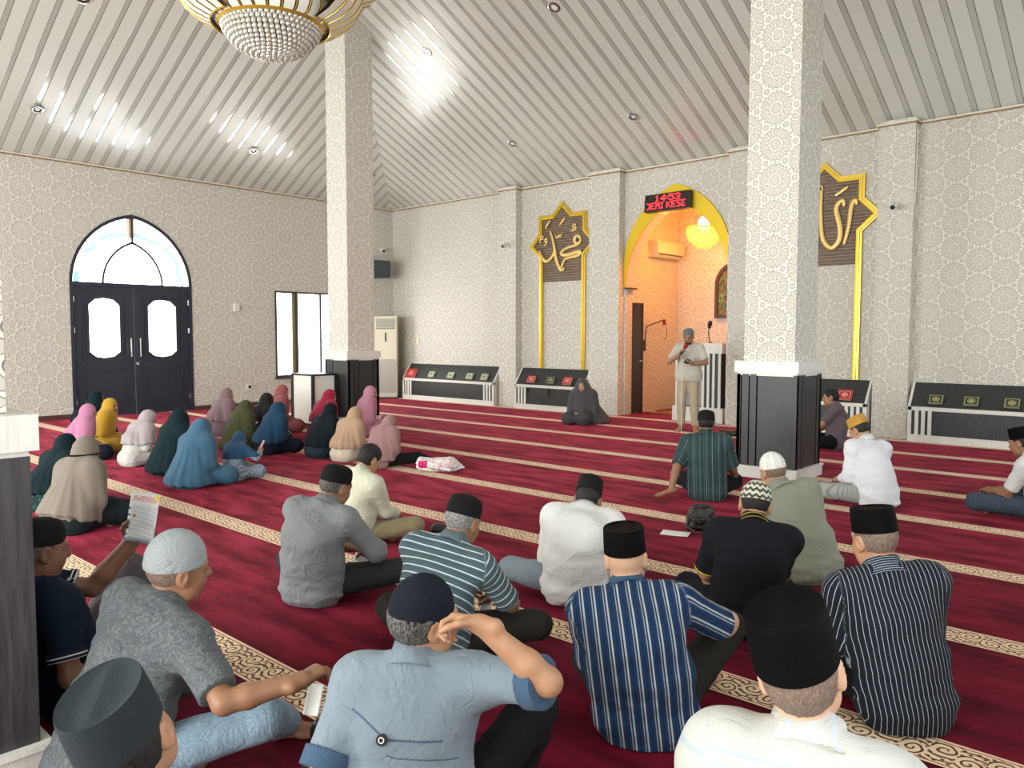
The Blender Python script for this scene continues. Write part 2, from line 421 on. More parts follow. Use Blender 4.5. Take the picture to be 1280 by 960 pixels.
def build_door():
    d = empty('door_1', (XL, 6.18, 0)); tag(d, kind='structure')
    X0, X1 = -.12, -.03
    fr = BM()
    o = arch(0, 1.115, 2.45, 1.31); i = arch(0, 1.06, 2.45, 1.245)
    fr.ringprism([(-1.115, 0)]+o+[(1.115, 0)], [(-1.06, 0)]+i+[(1.06, 0)], -.16, .015, 'x', closed=False)
    fr.box((-.15, -1.07, 2.40), (.012, 1.07, 2.47))
    fr.build('frame', DOORWOOD, d)
    mull = BM()
    mull.box((-.11, -.018, 3.22), (0, .018, 3.72))
    ia = arch(0, .56, 2.46, .80); ib = arch(0, .525, 2.46, .755)
    mull.ringprism(ia, ib, -.11, 0, 'x', closed=False); mull.build('fanlight_bars', DOORWOOD, d)
    g = BM(); g.prism([(-1.06, 2.46)]+i[1:-1]+[(1.06, 2.46)], -.085, -.075, 'x'); g.build('fanlight_glass', stained('stained_fanlight_glass'), d)
    for s in (-1, 1):
        l = empty('leaf', (0, 0, 0)); l.parent = d
        c = .53*s
        gl = lambda t: [(c-.265*t, 1.20+.02*(1-t)), (c-.16*t, 1.145-.03*t), (c, 1.12-.03*t), (c+.16*t, 1.145-.03*t), (c+.265*t, 1.20+.02*(1-t)),
                        (c+.265*t, 2.06-.02*(1-t)), (c+.16*t, 2.13+.03*t), (c, 2.155+.03*t), (c-.16*t, 2.13+.03*t), (c-.265*t, 2.06-.02*(1-t))]
        n = 10; hole = gl(1.0)
        body = BM()
        # leaf board with a shaped opening: ring between the outline and the opening
        y0, y1 = sorted((.008*s, 1.055*s))
        rect = []
        cy_, cz_ = c, 1.65
        for (u, v) in hole:
            du, dv = u-cy_, v-cz_; k = min([((y1-cy_)/du if du > 1e-6 else 9e9), ((y0-cy_)/du if du < -1e-6 else 9e9),
                                             ((2.40-cz_)/dv if dv > 1e-6 else 9e9), ((.01-cz_)/dv if dv < -1e-6 else 9e9)]); rect.append((cy_+du*k, cz_+dv*k))
        rect[0] = (y0, .01); rect[4] = (y1, .01); rect[5] = (y1, 2.40); rect[9] = (y0, 2.40)
        body.ringprism(rect, hole, X0, X1, 'x')
        body.build('board', DOORWOOD, l)
        m = BM(); out = gl(1.22); m.ringprism(out, gl(1.0), X1, X1+.02, 'x')
        wav = [(c-.38, 2.22), (c-.2, 2.25), (c, 2.30), (c+.2, 2.25), (c+.38, 2.22), (c+.38, 1.03), (c+.2, 1.0), (c, .95), (c-.2, 1.0), (c-.38, 1.03)]
        sc = [((u-c)*.94+c, (v-1.62)*.965+1.62) for u, v in wav]; m.ringprism(wav, sc, X1, X1+.016, 'x')
        lo = [(c-.38, .92), (c-.2, .88), (c, .83), (c+.2, .88), (c+.38, .92), (c+.38, .16), (c-.38, .16)]
        sc = [((u-c)*.92+c, (v-.52)*.94+.52) for u, v in lo]; m.ringprism(lo, sc, X1, X1+.018, 'x')
        m.build('moulding', DOORWOOD, l)
        g = BM(); g.prism(hole, -.08, -.07, 'x'); g.build('glass', DAY, l)
        hd = BM(); hy = .085*s
        hd.tube([(.035, hy, 1.10), (.035, hy, 1.45)], .013); hd.tube([(-.03, hy, 1.15), (.035, hy, 1.15)], .008); hd.tube([(-.03, hy, 1.40), (.035, hy, 1.40)], .008)
        hd.build('handle', CHROME, l, True)
        hg = BM()
        for z in (.3, 1.6, 2.15): hg.tube([(-.01, 1.05*s, z-.05), (-.01, 1.05*s, z+.05)], .012)
        hg.build('hinge', CHROME, l, True)
    k = BM(); k.tube([(-.03, .04, .97), (0.0, .04, .97)], .03, 14); k.build('lock', CHROME, d, True)

def build_window():
    w = empty('window_1', (XL, 9.14, .59)); tag(w, kind='structure')
    f = BM()
    f.ringprism([(0, 0), (1.84, 0), (1.84, 1.88), (0, 1.88)], [(.045, .05), (1.795, .05), (1.795, 1.84), (.045, 1.84)], -.14, .02, 'x')
    f.box((-.10, .50, .04), (.0, .57, 1.85)); f.box((-.09, 1.14, .04), (.0, 1.19, 1.85)); f.box((-.14, -.02, -.035), (.05, 1.86, .01))
    f.build('frame', paint('window_dark_frame', (.055, .05, .05), .4), w)
    for a, c in ((.045, .50), (.57, 1.14), (1.19, 1.795)):
        g = BM(); g.box((-.07, a, .05), (-.06, c, 1.84)); g.build('pane', DAY, w)
    ed = BM(); ed.box((-.055, .44, .05), (-.03, .50, 1.84)); ed.build('sash_stile', paint('olive_sash', (.30, .29, .10), .5), w)
    ed = BM(); ed.box((-.055, .57, .05), (-.03, .60, 1.84)); ed.build('sash_stile', paint('blue_sash', (.05, .16, .28), .5), w)

def pillar(c, far=False):
    x, y = c; s, cp = .2765, .349
    z0, z1 = .125, 1.24
    t = empty('pillar', (x, y, 0)); tag(t, kind='structure')
    b = BM(); b.box((-cp, -cp, 0), (cp, cp, .105)); b.box((-cp-.012, -cp-.012, .105), (cp+.012, cp+.012, .125)); b.build('plinth', WHITEWOOD, t)
    core = BM(); core.box((-.30, -.30, z0), (.30, .30, 1.10))
    # fluted boards: raised middle panel and stepped vertical ribs on each face
    if far is None: core.box((-.327, -.327, z0), (.327, .327, 1.10))
    for k in range(0 if far is None else 4):
        rot = Matrix.Rotation(k*PI/2, 3, 'Z')
        for u0, u1, d in ((-.327, -.285, .327), (-.27, -.195, .327), (-.18, -.11, .327), (-.095, .327 if k == 0 else .20, .322)):
            core.box((u0, -d, z0), (u1, -.29, 1.10), rot=rot)
        if k: core.box((.215, -.327, z0), (.27, -.29, 1.10), rot=rot); core.box((.285, -.327, z0), (.327, -.29, 1.10), rot=rot)
    core.build('cladding', GREYWOOD if far is None else BLACKWOOD, t)
    b = BM(); b.box((-cp+.025, -cp+.025, 1.085), (cp-.025, cp-.025, 1.12)); b.box((-cp, -cp, 1.12), (cp, cp, z1)); b.build('capping', WHITEWOOD, t)
    b = BM(); b.box((-s, -s, z1), (s, s, 8.6 if False else HW+2.15)); b.build('shaft', WALL, t)

build_room(); build_door(); build_window()
pillar((-3.53, 8.17)); pillar((-11.12, 8.13)); pillar((-3.245, .505), None)

def build_mihrab():
    x0, x1, yb, zc = -8.45, -6.21, 14.42, 4.35
    struct(wall_grid('wall_mihrab_left', 'x', x0, x0-.1, YQ+.24, yb+.1, zc, [(12.72, 13.0, 0, [(12.72, 2.14), (13.0, 2.14)])] if False else [], WALL))
    b = BM(); b.box((x0-.1, yb, 0), (x1+.1, yb+.1, zc)); struct(b.build('wall_mihrab_back', WALL))
    b = BM(); b.box((x1, YQ+.24, 0), (x1+.1, yb+.1, zc)); struct(b.build('wall_mihrab_right', WALL))
    b = BM(); b.box((x0-.1, YQ+.24, zc), (x1+.1, yb+.1, zc+.08)); struct(b.build('ceiling_mihrab', paint('mihrab_ceiling', (.75, .72, .62), .5)))
    o = arch(-7.33, 1.10, 2.76, 1.45); i = arch(-7.33, 1.058, 2.41, 1.50)
    o = [(-8.43, 2.41), (-8.43, 2.58)]+o+[(-6.23, 2.58), (-6.23, 2.41)]; i = [i[0], (i[0][0]+.002, 2.43)]+i[:1]+i[1:-1]+i[-1:]+[(i[-1][0]-.002, 2.43), i[-1]]
    i[2] = (i[2][0]+.004, 2.46); i[-3] = (i[-3][0]-.004, 2.46)
    b = BM(); b.ringprism(o, i, YQ-.035, YQ+.002, 'y', closed=False)
    b.build('trim_9', GOLDFLAT)['kind'] = 'structure'
    b = BM(); b.box((x0, YQ-.02, 2.385), (x0+.16, YQ+.25, 2.41)); struct(b.build('trim_10', paint('dark_ledge', (.08, .05, .03), .5)))
    # dark door in the side wall
    d = empty('door_2', (x0, 12.84, 0)); tag(d, kind='structure')
    b = BM(); b.box((0.005, -.16, .02), (.05, .16, 2.10)); b.build('leaf', DOORWOOD, d)
    b = BM(); b.ringprism([(-.2, 0), (-.2, 2.14), (.2, 2.14), (.2, 0)], [(-.16, 0), (-.16, 2.10), (.16, 2.10), (.16, 0)], 0, .06, 'x', closed=False); b.build('frame', BLACKWOOD, d)
    b = BM(); b.tube([(.05, .1, 1.02), (.10, .1, 1.02), (.10, .0, 1.02)], .012); b.build('handle', CHROME, d, True)
    # stained-glass window in the back wall
    w = empty('window_2', (-7.28, yb, 1.86)); tag(w, kind='structure')
    o = arch(0, .30, .66, .42); i = arch(0, .24, .66, .34)
    b = BM(); b.ringprism([(-.30, 0)]+o+[(.30, 0)], [(-.24, .06)]+i+[(.24, .06)], -.06, .0, 'y'); b.build('frame', paint('brown_window_frame', (.06, .022, .012), .4), w)
    b = BM(); b.prism([(-.24, .06)]+i+[(.24, .06)], -.02, -.012, 'y')
    m = MB('mihrab_stained_glass'); P = m.obj(); v = m.voro(m.vec(P[0], P[2], 0.), 9, 'F1'); ed = m.voro(m.vec(P[0], P[2], 0.), 9)
    r = m.new('ShaderNodeValToRGB'); m.link(v, r.inputs[0]); cr = r.color_ramp
    cr.elements[0].color = (.10, .20, .02, 1); cr.elements[1].color = (.9, .75, .12, 1); cr.elements.new(.35).color = (.55, .12, .02, 1); cr.elements.new(.6).color = (.06, .16, .05, 1)
    lead = ed.lt(.05); m.link(m.mix(lead, r.outputs[0], (0., 0., 0.)), m.b.inputs['Emission Color']); m.col((.05, .05, .03)).set(emis=.55, rough=.2)
    b.build('pane', m.m, w)
build_mihrab()

# ------------------------------------------------------------------ furniture and fittings
def rack(x0, x1, label, first):
    """low book rack along the wall: slatted white ends, dark panel, sloping dark shelf"""
    if not hasattr(rack, 'n'): rack.n = 0
    y0, yb, hf, ht = 12.13, YQ-.005, .50, .845
    t = empty('book_rack', ((x0+x1)/2, y0, 0), 0, label, 'book rack', 'book racks along the wall'); L = x1-x0; h = L/2
    b = BM(); b.box((-h, 0, 0), (h, .27, .10)); b.box((-h, 0, hf-.055), (h, .06, hf), .004)
    b.box((-h, 0, .10), (-h+.05, .27, hf)); b.box((h-.05, 0, .10), (h, .27, hf)); b.build('frame', WHITEWOOD, t)
    for s in (-1, 1):
        for k in range(3 if s < 0 or L < 2.6 else 3):
            a = s*(h-.12-.085*k); w = BM(); w.box((a-.024, 0, .10), (a+.024, .03, hf-.05)); w.build('slat', WHITEWOOD, t)
        e = BM(); e.prism([(0.0, hf), (.27, hf), (.27, ht), (.245, ht)], s*h-.03*(s > 0), s*h+.03*(s < 0), 'x'); e.build('end_panel', WHITEWOOD, t)
    p = BM(); p.box((-h+.05, .02, .10), (h-.05, .20, hf-.05)); p.build('front_panel', BLACKWOOD, t)
    sl = BM(); sl.prism([(.035, hf-.005), (.25, ht-.01), (.262, ht-.01), (.262, hf-.005)], -h+.03, h-.03, 'x'); sl.build('sloping_shelf', BLACKWOOD, t)
    for x in ((-.55, 0., .55) if not first and L < 1.82 and x0 < -9 else ()):
        k = BM(); k.box((x-.012, -.004, .33), (x+.012, .022, .43)); k.tube([(x, -.002, .33), (x, -.004, .24)], .006, 6); k.build('latch', BLACK, t)
    return t
rack(-14.58, -11.56, 'long white and black book rack in the corner beside the standing air conditioner', 1)
rack(-10.96, -9.15, 'white and black book rack behind the grey headscarf below the gold panel', 0)
rack(-5.58, -3.90, 'white and black book rack behind the person in mauve shirt', 0)
rack(-3.33, -.55, 'long white and black book rack at the right of the photo', 0)

def cover(name, c, c2):
    b = MB(name); P = b.obj(); u, v = P[0], P[2]
    d = ((u*u)/(.0030)+(v*v)/(.0018)); ring = (d-.55).abs().lt(.22); mid = d.lt(.2)
    e = (u.abs()/.094).max(v.abs()/.068); bd = (e-.86).abs().lt(.06)
    n = b.noise(scale=120, detail=2); f = (ring+mid+bd).min(1.)*(n.gt(.38))
    b.col(b.mix(f, c, c2)).set(rough=.4); return b.m
RED, GREEN, PALE = cover('red_book_cover', (.42, .012, .02), (.78, .42, .34)), cover('dark_green_book_cover', (.03, .045, .03), (.42, .38, .16)), cover('pale_green_book_cover', (.52, .55, .40), (.04, .13, .04))
PAGES = paint('book_pages', (.75, .72, .60), .7, grain=.1, scale=90)
def book(x, mat, label, w=.19, h=.14, rz=0., group='holy books on the racks', up=.0):
    sl = math.atan2(.345, .215); y = 12.13+.035+.045; z = .50+.055
    t = empty('book', (x, y, z+.05), 0, label, 'book', group); t.rotation_euler = (-(PI/2-sl), 0, rz)
    # standing on its long edge against the slope: local x across, z up the slope, -y towards the room
    b = BM(); b.box((-w/2, -.024, -h/2), (w/2, -.019, h/2), .0015); b.box((-w/2, .005, -h/2), (w/2, .010, h/2), .0015); b.box((-w/2, -.024, -h/2), (-w/2+.005, .010, h/2), .001); b.build('cover', mat, t)
    b = BM(); b.box((-w/2+.004, -.019, -h/2+.004), (w/2-.005, .005, h/2-.004)); b.build('pages', PAGES, t)
    return t
book(-14.34, RED, 'large red book at the left end of the corner rack', .34, .24, up=.05)
for x, l in ((-13.62, 'pale green book on the corner rack, next to the large red book'), (-12.97, 'pale green book on the corner rack, second from the large red book'), (-12.36, 'pale green book on the corner rack, third from the large red book'), (-11.90, 'pale green book at the right end of the corner rack')):
    book(x, PALE, l)
book(-10.55, RED, 'red book at the left on the rack behind the grey headscarf', .20, .15); book(-10.04, GREEN, 'dark green book between two red books on the rack')
book(-9.60, RED, 'tilted red book just left of the grey headscarf', .20, .17, .0); book(-9.25, GREEN, 'dark green book right of the grey headscarf')
book(-4.24, RED, 'red book on the rack behind the person in mauve shirt', .22, .17)
book(-2.98, GREEN, 'dark green book leftmost on the long rack at the right'); book(-2.54, GREEN, 'dark green book second on the long rack at the right'); book(-2.06, GREEN, 'dark green book above the black cap at the right edge')

# gold star panels with calligraphy
def dark_slats():
    b = MB('brown_woven_panel'); P = b.obj(); n = b.noise(b.vec(P[0]*.5, P[1], P[2]*7), 9, 4, .7); l = (((P[2]/.052).fract()-.5).abs()).lt(.09)
    c = b.mix(n.sstep(.3, .7), (.055, .030, .016), (.21, .14, .085)); b.col(b.mix(l, c, (.30, .22, .15))).set(rough=.5); b.bump(n, .003); return b.m
SLATS = dark_slats()
PALEGOLD = paint('pale_gold_lettering', (.83, .58, .20), .35, .35, .05)
def star_panel(xc, label, strokes):
    zc = 3.34; t = empty('calligraphy_panel', (xc, YQ, zc), 0, label, 'wall panel', 'gold star panels'); R = .86; a = R/math.sqrt(2); g = R-a; pz = -2.50; pw = .585
    def outline(d):
        R2 = R-d*1.35; a2 = a-d; g2 = R2-a2
        return [(-pw+d, pz), (-pw+d, -g2), (-R2, 0), (-a2, g2), (-a2, a2), (-g2, a2), (0, R2), (g2, a2), (a2, a2), (a2, g2), (R2, 0), (pw-d, -g2), (pw-d, pz)]
    for d0, d1, y, m in ((0, .035, -.04, GOLD), (.035, .055, -.058, GOLD), (.055, .085, -.045, GOLDFLAT)):
        b = BM(); b.ringprism(outline(d0), outline(d1), y, -.002, 'y', closed=False); b.build('frame_moulding', m, t)
    o = outline(.075); o = [(o[0][0], -.74)]+o[1:-1]+[(o[-1][0], -.74)]
    b = BM(); b.prism(o, -.018, -.004, 'y'); b.build('backing', SLATS, t)
    L = BM()
    for pts, rad in strokes:
        P3 = [Vector((x, -.045, z)) for x, z in pts]
        Q = []; W = []; n = len(P3)
        for i in range(n-1):
            p0, p1, p2, p3 = P3[max(0, i-1)], P3[i], P3[i+1], P3[min(n-1, i+2)]
            for k in range(6):
                u = k/6; Q.append(.5*((2*p1)+(p2-p0)*u+(2*p0-5*p1+4*p2-p3)*u*u+(3*p1-p0-3*p2+p3)*u**3)); W.append(rad*(.62+.75*math.sin(PI*min(1, (i+u+.35)/(n-.3)))))
        Q.append(P3[-1]); W.append(rad*.6); L.tube(Q, W, 8, flat=((0, 1, 0), .5))
    L.build('lettering', PALEGOLD, t, True)
ring = lambda x, z, r: [(x+r*math.cos(k*PI/5), z+r*math.sin(k*PI/5)) for k in range(11)]
sh = lambda P, d: [(x+d, z) for x, z in P]
MU = [([(-.391, .282), (-.325, .129), (-.273, -.07), (-.252, -.202), (-.209, -.335), (-.139, -.469), (-.077, -.52), (-.014, -.477)], .027), ([(-.668, -.096), (-.61, -.222), (-.494, -.317), (-.379, -.281), (-.295, -.178), (-.273, -.092)], .026),
      (ring(.31, .057, .075), .026), ([(.385, .0), (.27, -.051), (.08, -.079), (-.071, -.139), (-.09, -.196), (.012, -.225), (.19, -.203), (.372, -.177), (.325, -.252), (.136, -.276), (-.001, -.31), (-.069, -.409), (-.097, -.483)], .027),
      ([(-.398, .494), (-.511, .352)], .018), ([(-.015, .51), (-.144, .373)], .018), (ring(.232, .33, .035), .014), ([(.265, .32), (.267, .271), (.2, .245), (.146, .265)], .013), ([(-.26, .2), (-.212, .131), (-.165, .181), (-.129, .152), (-.082, .206)], .014),
      (ring(-.60, .165, .032), .013), ([(-.62, .2), (-.655, .12), (-.64, .06)], .011), (ring(-.495, .11, .032), .013), ([(-.465, .1), (-.487, .033), (-.544, .004)], .012)]
star_panel(-9.91, 'gold star panel with calligraphy above the rack, left of the arch', [(sh(p, .09), r) for p, r in MU])
AL = [([(-.058, .427), (-.061, .043), (-.022, -.316), (.112, -.474), (.226, -.365), (.237, -.162), (.173, .107), (.215, .21), (.275, .235), (.29, .15)], .030), ([(.302, -.43), (.364, -.173), (.391, .084), (.42, .20), (.465, .22), (.475, .15)], .026), ([(.155, .325), (.347, .44)], .018), (ring(-.09, .45, .05), .016),
      ([(-.36, .42), (-.35, .0), (-.33, -.38), (-.20, -.47), (-.10, -.38)], .038), ([(-.62, .1), (-.52, .0), (-.50, -.14), (-.60, -.2), (-.66, -.1), (-.56, -.02)], .034)]
star_panel(-4.70, 'gold star panel with calligraphy, partly hidden by the right pillar', [(sh(p, .02), r) for p, r in AL])

# LED clock over the arch
FONT = {'1': '00100 01100 00100 00100 00100 00100 01110', '4': '00010 00110 01010 10010 11111 00010 00010', '5': '11111 10000 11110 00001 00001 10001 01110', '3': '01110 10001 00001 00110 00001 10001 01110',
        ':': '0 0 1 0 1 0 0', 'J': '1110 0001 0001 0001 0001 0001 1110', 'E': '11111 10000 10000 11110 10000 10000 11111', 'M': '10001 11011 10101 10101 10001 10001 10001', 'I': '111 010 010 010 010 010 111', 'K': '10001 10010 10100 11000 10100 10010 10001',
        'S': '01111 10000 10000 01110 00001 00001 11110', 'B': '1111 1000 1000 1110 1000 1000 1111', ' ': '00 00 00 00 00 00 00'}
def led_clock():
    t = empty('led_clock', (-7.44, YQ-.10, 3.89), 0, 'black LED clock sign with red digits over the gold arch', 'clock'); t.rotation_euler = (math.radians(-6), 0, 0)
    b = BM(); b.box((-.46, -.055, -.155), (.46, .055, .155), .008); b.build('case', BLACK, t)
    b = BM(); b.box((-.44, -.058, -.135), (.44, -.054, .135)); b.build('screen', paint('led_screen', (.015, .003, .004), .25), t)
    m = MB('red_led'); n = m.noise(scale=60); m.col((.2, .01, .01)).set(ecol=(1, .02, .03), emis=n*1.5+3.2)
    b = BM()
    def text(s, x, z, px, pz, r):
        for ch in s:
            rows = FONT[ch].split(' ')
            for j, row in enumerate(rows):
                for i, c in enumerate(row):
                    if c == '1': b.box((x+i*px-r*px, -.061, z-j*pz-r*pz), (x+i*px+r*px, -.056, z-j*pz+r*pz))
            x += (len(rows[0])+1)*px
    text('14:53', -.235, .118, .0205, .0165, .48); text('JEMI KESB', -.40, -.012, .0172, .0165, .46)
    b.build('lettering', m.m, t)
    b = BM(); b.box((-.2, .05, -.03), (.2, .10, .03)); b.build('bracket', DARKMETAL, t)
led_clock()

def split_ac():
    t = empty('air_conditioner', (-8.45, 13.78, 3.06), 0, 'white split air conditioner on the orange lit wall inside the arch', 'air conditioner')
    b = BM(); b.prism([(0, 0), (.17, 0), (.22, .07), (.23, .22), (.19, .31), (0, .32)], -.5, .5, 'y'); 
    b = BM(); pr = [(.0, .0), (.15, .0), (.215, .075), (.225, .22), (.18, .31), (.0, .32)]
    a = [b.b.verts.new((u, -.5, v)) for u, v in pr]; c = [b.b.verts.new((u, .5, v)) for u, v in pr]
    b.b.faces.new(a); b.b.faces.new(c[::-1])
    for i in range(len(pr)): j = (i+1) % len(pr); b.b.faces.new((a[i], c[i], c[j], a[j]))
    b.build('body', CREAM, t)
    b = BM(); b.box((.10, -.44, -.006), (.19, .44, .03), rot=Matrix.Rotation(-.35, 3, 'Y')); b.build('flap', WHITE, t)
    b = BM(); b.box((.17, -.43, .045), (.212, .43, .058)); b.build('slot', BLACK, t)
split_ac()
def boom_mic():
    t = empty('boom_microphone', (-8.45, 13.10, 1.27), 0, 'black boom arm with microphone on the wall inside the arch', 'microphone')
    b = BM(); b.box((0, -.06, -.06), (.05, .06, .16), .008); b.build('wall_box', BLACK, t)
    b = BM(); b.tube([(.05, 0, .1), (.08, .02, .42)], .013); b.tube([(.08, .02, .42), (.12, .62, .56)], .012); b.build('arm', DARKMETAL, t, True)
    b = BM(); b.tube([(.12, .60, .56), (.12, .62, .46)], [.03, .035], 12); b.build('microphone', paint('red_mic_foam', (.30, .02, .02), .8), t, True)
    b = BM(); b.tube([(.12, .66, .44), (.12, .72, .34), (.12, .70, .22), (.12, .62, .16)], .006, 6); b.build('cable', BLACK, t, True)
boom_mic()
def small_chandelier():
    t = empty('chandelier', (-7.2, 13.2, 4.35), 0, 'small lit yellow chandelier hanging inside the arch', 'chandelier')
    GL = MB('lit_crystal'); n = GL.noise(scale=45, detail=2); GL.col((.7, .5, .1)).set(rough=.2, ecol=(1, .62, .05), emis=n*7.0-1.6)
    b = BM(); b.tube([(0, 0, 0), (0, 0, -.6)], .012); b.lathe([(.02, 0), (.09, -.01), (.09, -.03), (.02, -.05)], seg=20); b.build('rod', GOLD, t, True)
    b = BM(); b.lathe([(.02, -.62), (.10, -.70), (.12, -.80), (.06, -.9)], seg=20); 
    WH = MB('lit_bulb'); n = WH.noise(scale=9); WH.col((1, .9, .6)).set(ecol=(1, .85, .5), emis=n*4+6); b.build('bulb_crown', WH.m, t, True)
    b = BM()
    for k, (r, z) in enumerate(((.29, -.86), (.30, -.93), (.28, -1.0), (.24, -1.07), (.18, -1.13), (.11, -1.18))):
        for i in range(int(r*90)):
            a = 2*PI*i/int(r*90)+k*.1; b.sphere((r*math.cos(a), r*math.sin(a), z), .028, 6, (1, 1, 1.35))
    o = b.build('crystal_beads', GL.m, t, True); o['kind'] = 'stuff'
    b = BM(); b.lathe([(.29, -.84), (.315, -.845), (.315, -.865), (.29, -.87)], seg=32); b.build('ring', GOLD, t, True)
small_chandelier()

def pulpit():
    t = empty('pulpit', (-6.78, 12.28, 0), 0, 'white pulpit with black vertical slots behind the standing speaker', 'pulpit')
    b = BM(); b.box((-.50, 0, 0), (.48, .5, .26)); b.box((-.45, .02, .26), (-.34, .45, 1.22)); b.box((-.45, .02, 1.20), (.45, .45, 1.38), .005)
    b.build('carcass', WHITEWOOD, t)
    b = BM(); b.box((-.34, .04, .26), (.43, .42, 1.20)); b.build('dark_panel', BLACKWOOD, t)
    b = BM(); b.box((-.33, .03, .28), (.06, .05, 1.19)); b.build('grey_panel', paint('grey_panel', (.28, .29, .32), .4), t)
    for x in (.09, .19, .29, .40):
        b = BM(); b.box((x-.02, .015, .26), (x+.026, .06, 1.21)); b.build('slat', WHITEWOOD, t)
    m = empty('gooseneck_microphone', (-6.62, 12.42, 1.38), 0, 'black gooseneck microphone on the pulpit behind the speaker', 'microphone')
    b = BM(); b.tube([(0, 0, 0), (-.03, 0, .1), (-.03, -.02, .2), (.0, -.04, .28)], .009); b.lathe([(.0, 0), (.04, 0), (.03, .015), (0, .015)], seg=16); b.build('stem', BLACK, m, True)
    b = BM(); b.tube([(-.01, -.035, .26), (.01, -.05, .33), (.03, -.06, .38)], [.025, .042, .03], 12); b.build('foam_head', BLACK, m, True)
pulpit()
def standing_ac():
    t = empty('standing_air_conditioner', (-14.93, 11.93, 0), math.radians(45), 'tall white floor standing air conditioner in the far corner', 'air conditioner')
    b = BM(); b.box((-.27, -.17, .03), (.27, .17, 1.97), .015); b.build('cabinet', CREAM, t)
    b = BM(); b.box((-.26, -.16, 0), (.26, .16, .035)); b.build('base', DARKMETAL, t)
    b = BM(); b.box((-.22, -.178, 1.66), (.22, -.165, 1.91)); b.build('outlet', paint('ac_outlet', (.25, .26, .22), .5), t)
    for k in range(7):
        z = 1.69+k*.033; b = BM(); b.box((-.215, -.186, z), (.215, -.172, z+.010)); b.build('louvre', CREAM, t)
    b = BM(); b.box((-.016, -.182, 1.36), (.016, -.168, 1.58), .004); b.build('display', BLACK, t)
    b = BM(); b.box((-.235, -.178, .14), (.235, -.165, .94), .004)
    m = MB('ac_grille'); P = m.obj(); l = (P[2]/.022).fract().lt(.35); n = m.noise(m.vec(P[0], P[1], P[2]*2.2), 3, 1); m.col(m.mix(l, (.50, .48, .42), (.34, .32, .28))).set(rough=.3); b.build('intake_grille', m.m, t)
standing_ac()
def wall_speaker():
    t = empty('loudspeaker', (XL, 11.75, 3.08), 0, 'dark loudspeaker box on a bracket high in the far corner', 'loudspeaker')
    b = BM(); b.box((.10, -.34, -.20), (.46, .30, .20), .01, rot=Matrix.Rotation(-.25, 3, 'Z')); b.build('box', paint('dark_teal_box', (.035, .055, .065), .45), t)
    b = BM(); b.box((.464, -.32, -.185), (.47, .28, .185), rot=Matrix.Rotation(-.25, 3, 'Z')); b.build('grille', paint('grille_cloth', (.05, .07, .08), .8), t)
    b = BM(); b.box((0, -.28, .22), (.05, -.12, .42)); b.box((.0, -.22, .28), (.30, -.18, .32)); b.box((.26, -.24, .19), (.32, -.16, .32)); b.build('bracket', BLACK, t)
wall_speaker()
def cctv(loc, d, label):
    t = empty('security_camera', loc, 0, label, 'camera', 'small white wall cameras'); d = Vector(d)
    b = BM(); b.tube([(0, 0, 0), Vector((0, 0, 0))+d*.03], .05, 14); b.tube([d*.02, d*.10], .022, 10); b.build('mount', WHITE, t, True)
    n = Vector((d.x*.6+.1, d.y*.6-.3, -.35)).normalized() if abs(d.y) > .5 else Vector((.6, -.5, -.35)).normalized(); c = d*.11
    b = BM(); b.tube([c-n*.05, c+n*.10], [.042, .045], 14); b.build('housing', WHITE, t, True)
    b = BM(); b.tube([c+n*.095, c+n*.108], .034, 14); b.build('lens', BLACK, t, True)
cctv((-11.22, YP, 3.40), (0, -1, 0), 'white wall camera on the pilaster left of the first gold panel')
cctv((-3.60, YP, 3.38), (0, -1, 0), 'white wall camera on the pilaster at the right, wire beside it')
cctv((XL, 12.05, 3.58), (1, 0, 0), 'white wall camera above the loudspeaker in the corner')
b = BM(); b.tube([(-3.52, YP-.02, 3.34), (-3.42, YP-.02, 3.32), (-3.36, YP-.01, 3.40), (-3.355, YP+.03, 3.6), (-3.355, YP+.05, 4.45)], .008, 6)
tag(b.build('camera_cable', WHITE, None, True), 'white cable running up the right pilaster from the wall camera', 'cable')
t = empty('light_switch', (XL, 8.24, 2.09), 0, 'small white switch box on the wall between door and window', 'switch')
b = BM(); b.box((0, -.06, -.08), (.05, .06, .08), .006); b.build('box', WHITE, t); b = BM(); b.box((.05, -.03, -.03), (.056, .03, .03), .002); b.build('button', CREAM, t)
t = empty('wall_socket', (-14.55, YQ, 1.32), 0, 'pair of small beige sockets on the wall above the corner rack', 'socket')
for k in (0, 1):
    b = BM(); b.box((k*.16, -.025, 0), (k*.16+.12, 0, .12), .004); b.build('socket_plate', CREAM, t)
t = empty('wall_socket', (XL, 8.5, .42), 0, 'white socket low on the wall above the olive headscarf', 'socket')
b = BM(); b.box((0, -.06, -.06), (.03, .06, .06), .004); b.build('plate', WHITE, t); b = BM(); b.box((.03, -.03, -.03), (.036, .03, .03)); b.build('outlet', BLACK, t)

def cabinet():
    t = empty('cabinet', (-11.33, 7.50, 0), 0, 'white cabinet with black edges in front of the far pillar', 'cabinet'); w, d, h = .30, .22, .87
    b = BM()
    for x in (-w, w):
        for y in (-d, d): b.box((x-.022, y-.022, 0), (x+.022, y+.022, h))
    b.box((-w-.02, -d-.02, h-.03), (w+.02, d+.02, h)); b.box((-w, -d, 0), (w, d, .05)); b.build('frame', BLACK, t)
    b = BM(); b.box((-w+.02, -d+.005, .05), (w-.02, d-.005, h-.03)); b.box((-w+.005, -d+.02, .05), (w-.005, d-.02, h-.03)); b.build('panel', WHITE, t)
    b = BM(); b.tube([(w+.0, -.04, .5), (w+.02, -.04, .5), (w+.02, .04, .5), (w, .04, .5)], .006); b.build('handle', CHROME, t, True)
cabinet()

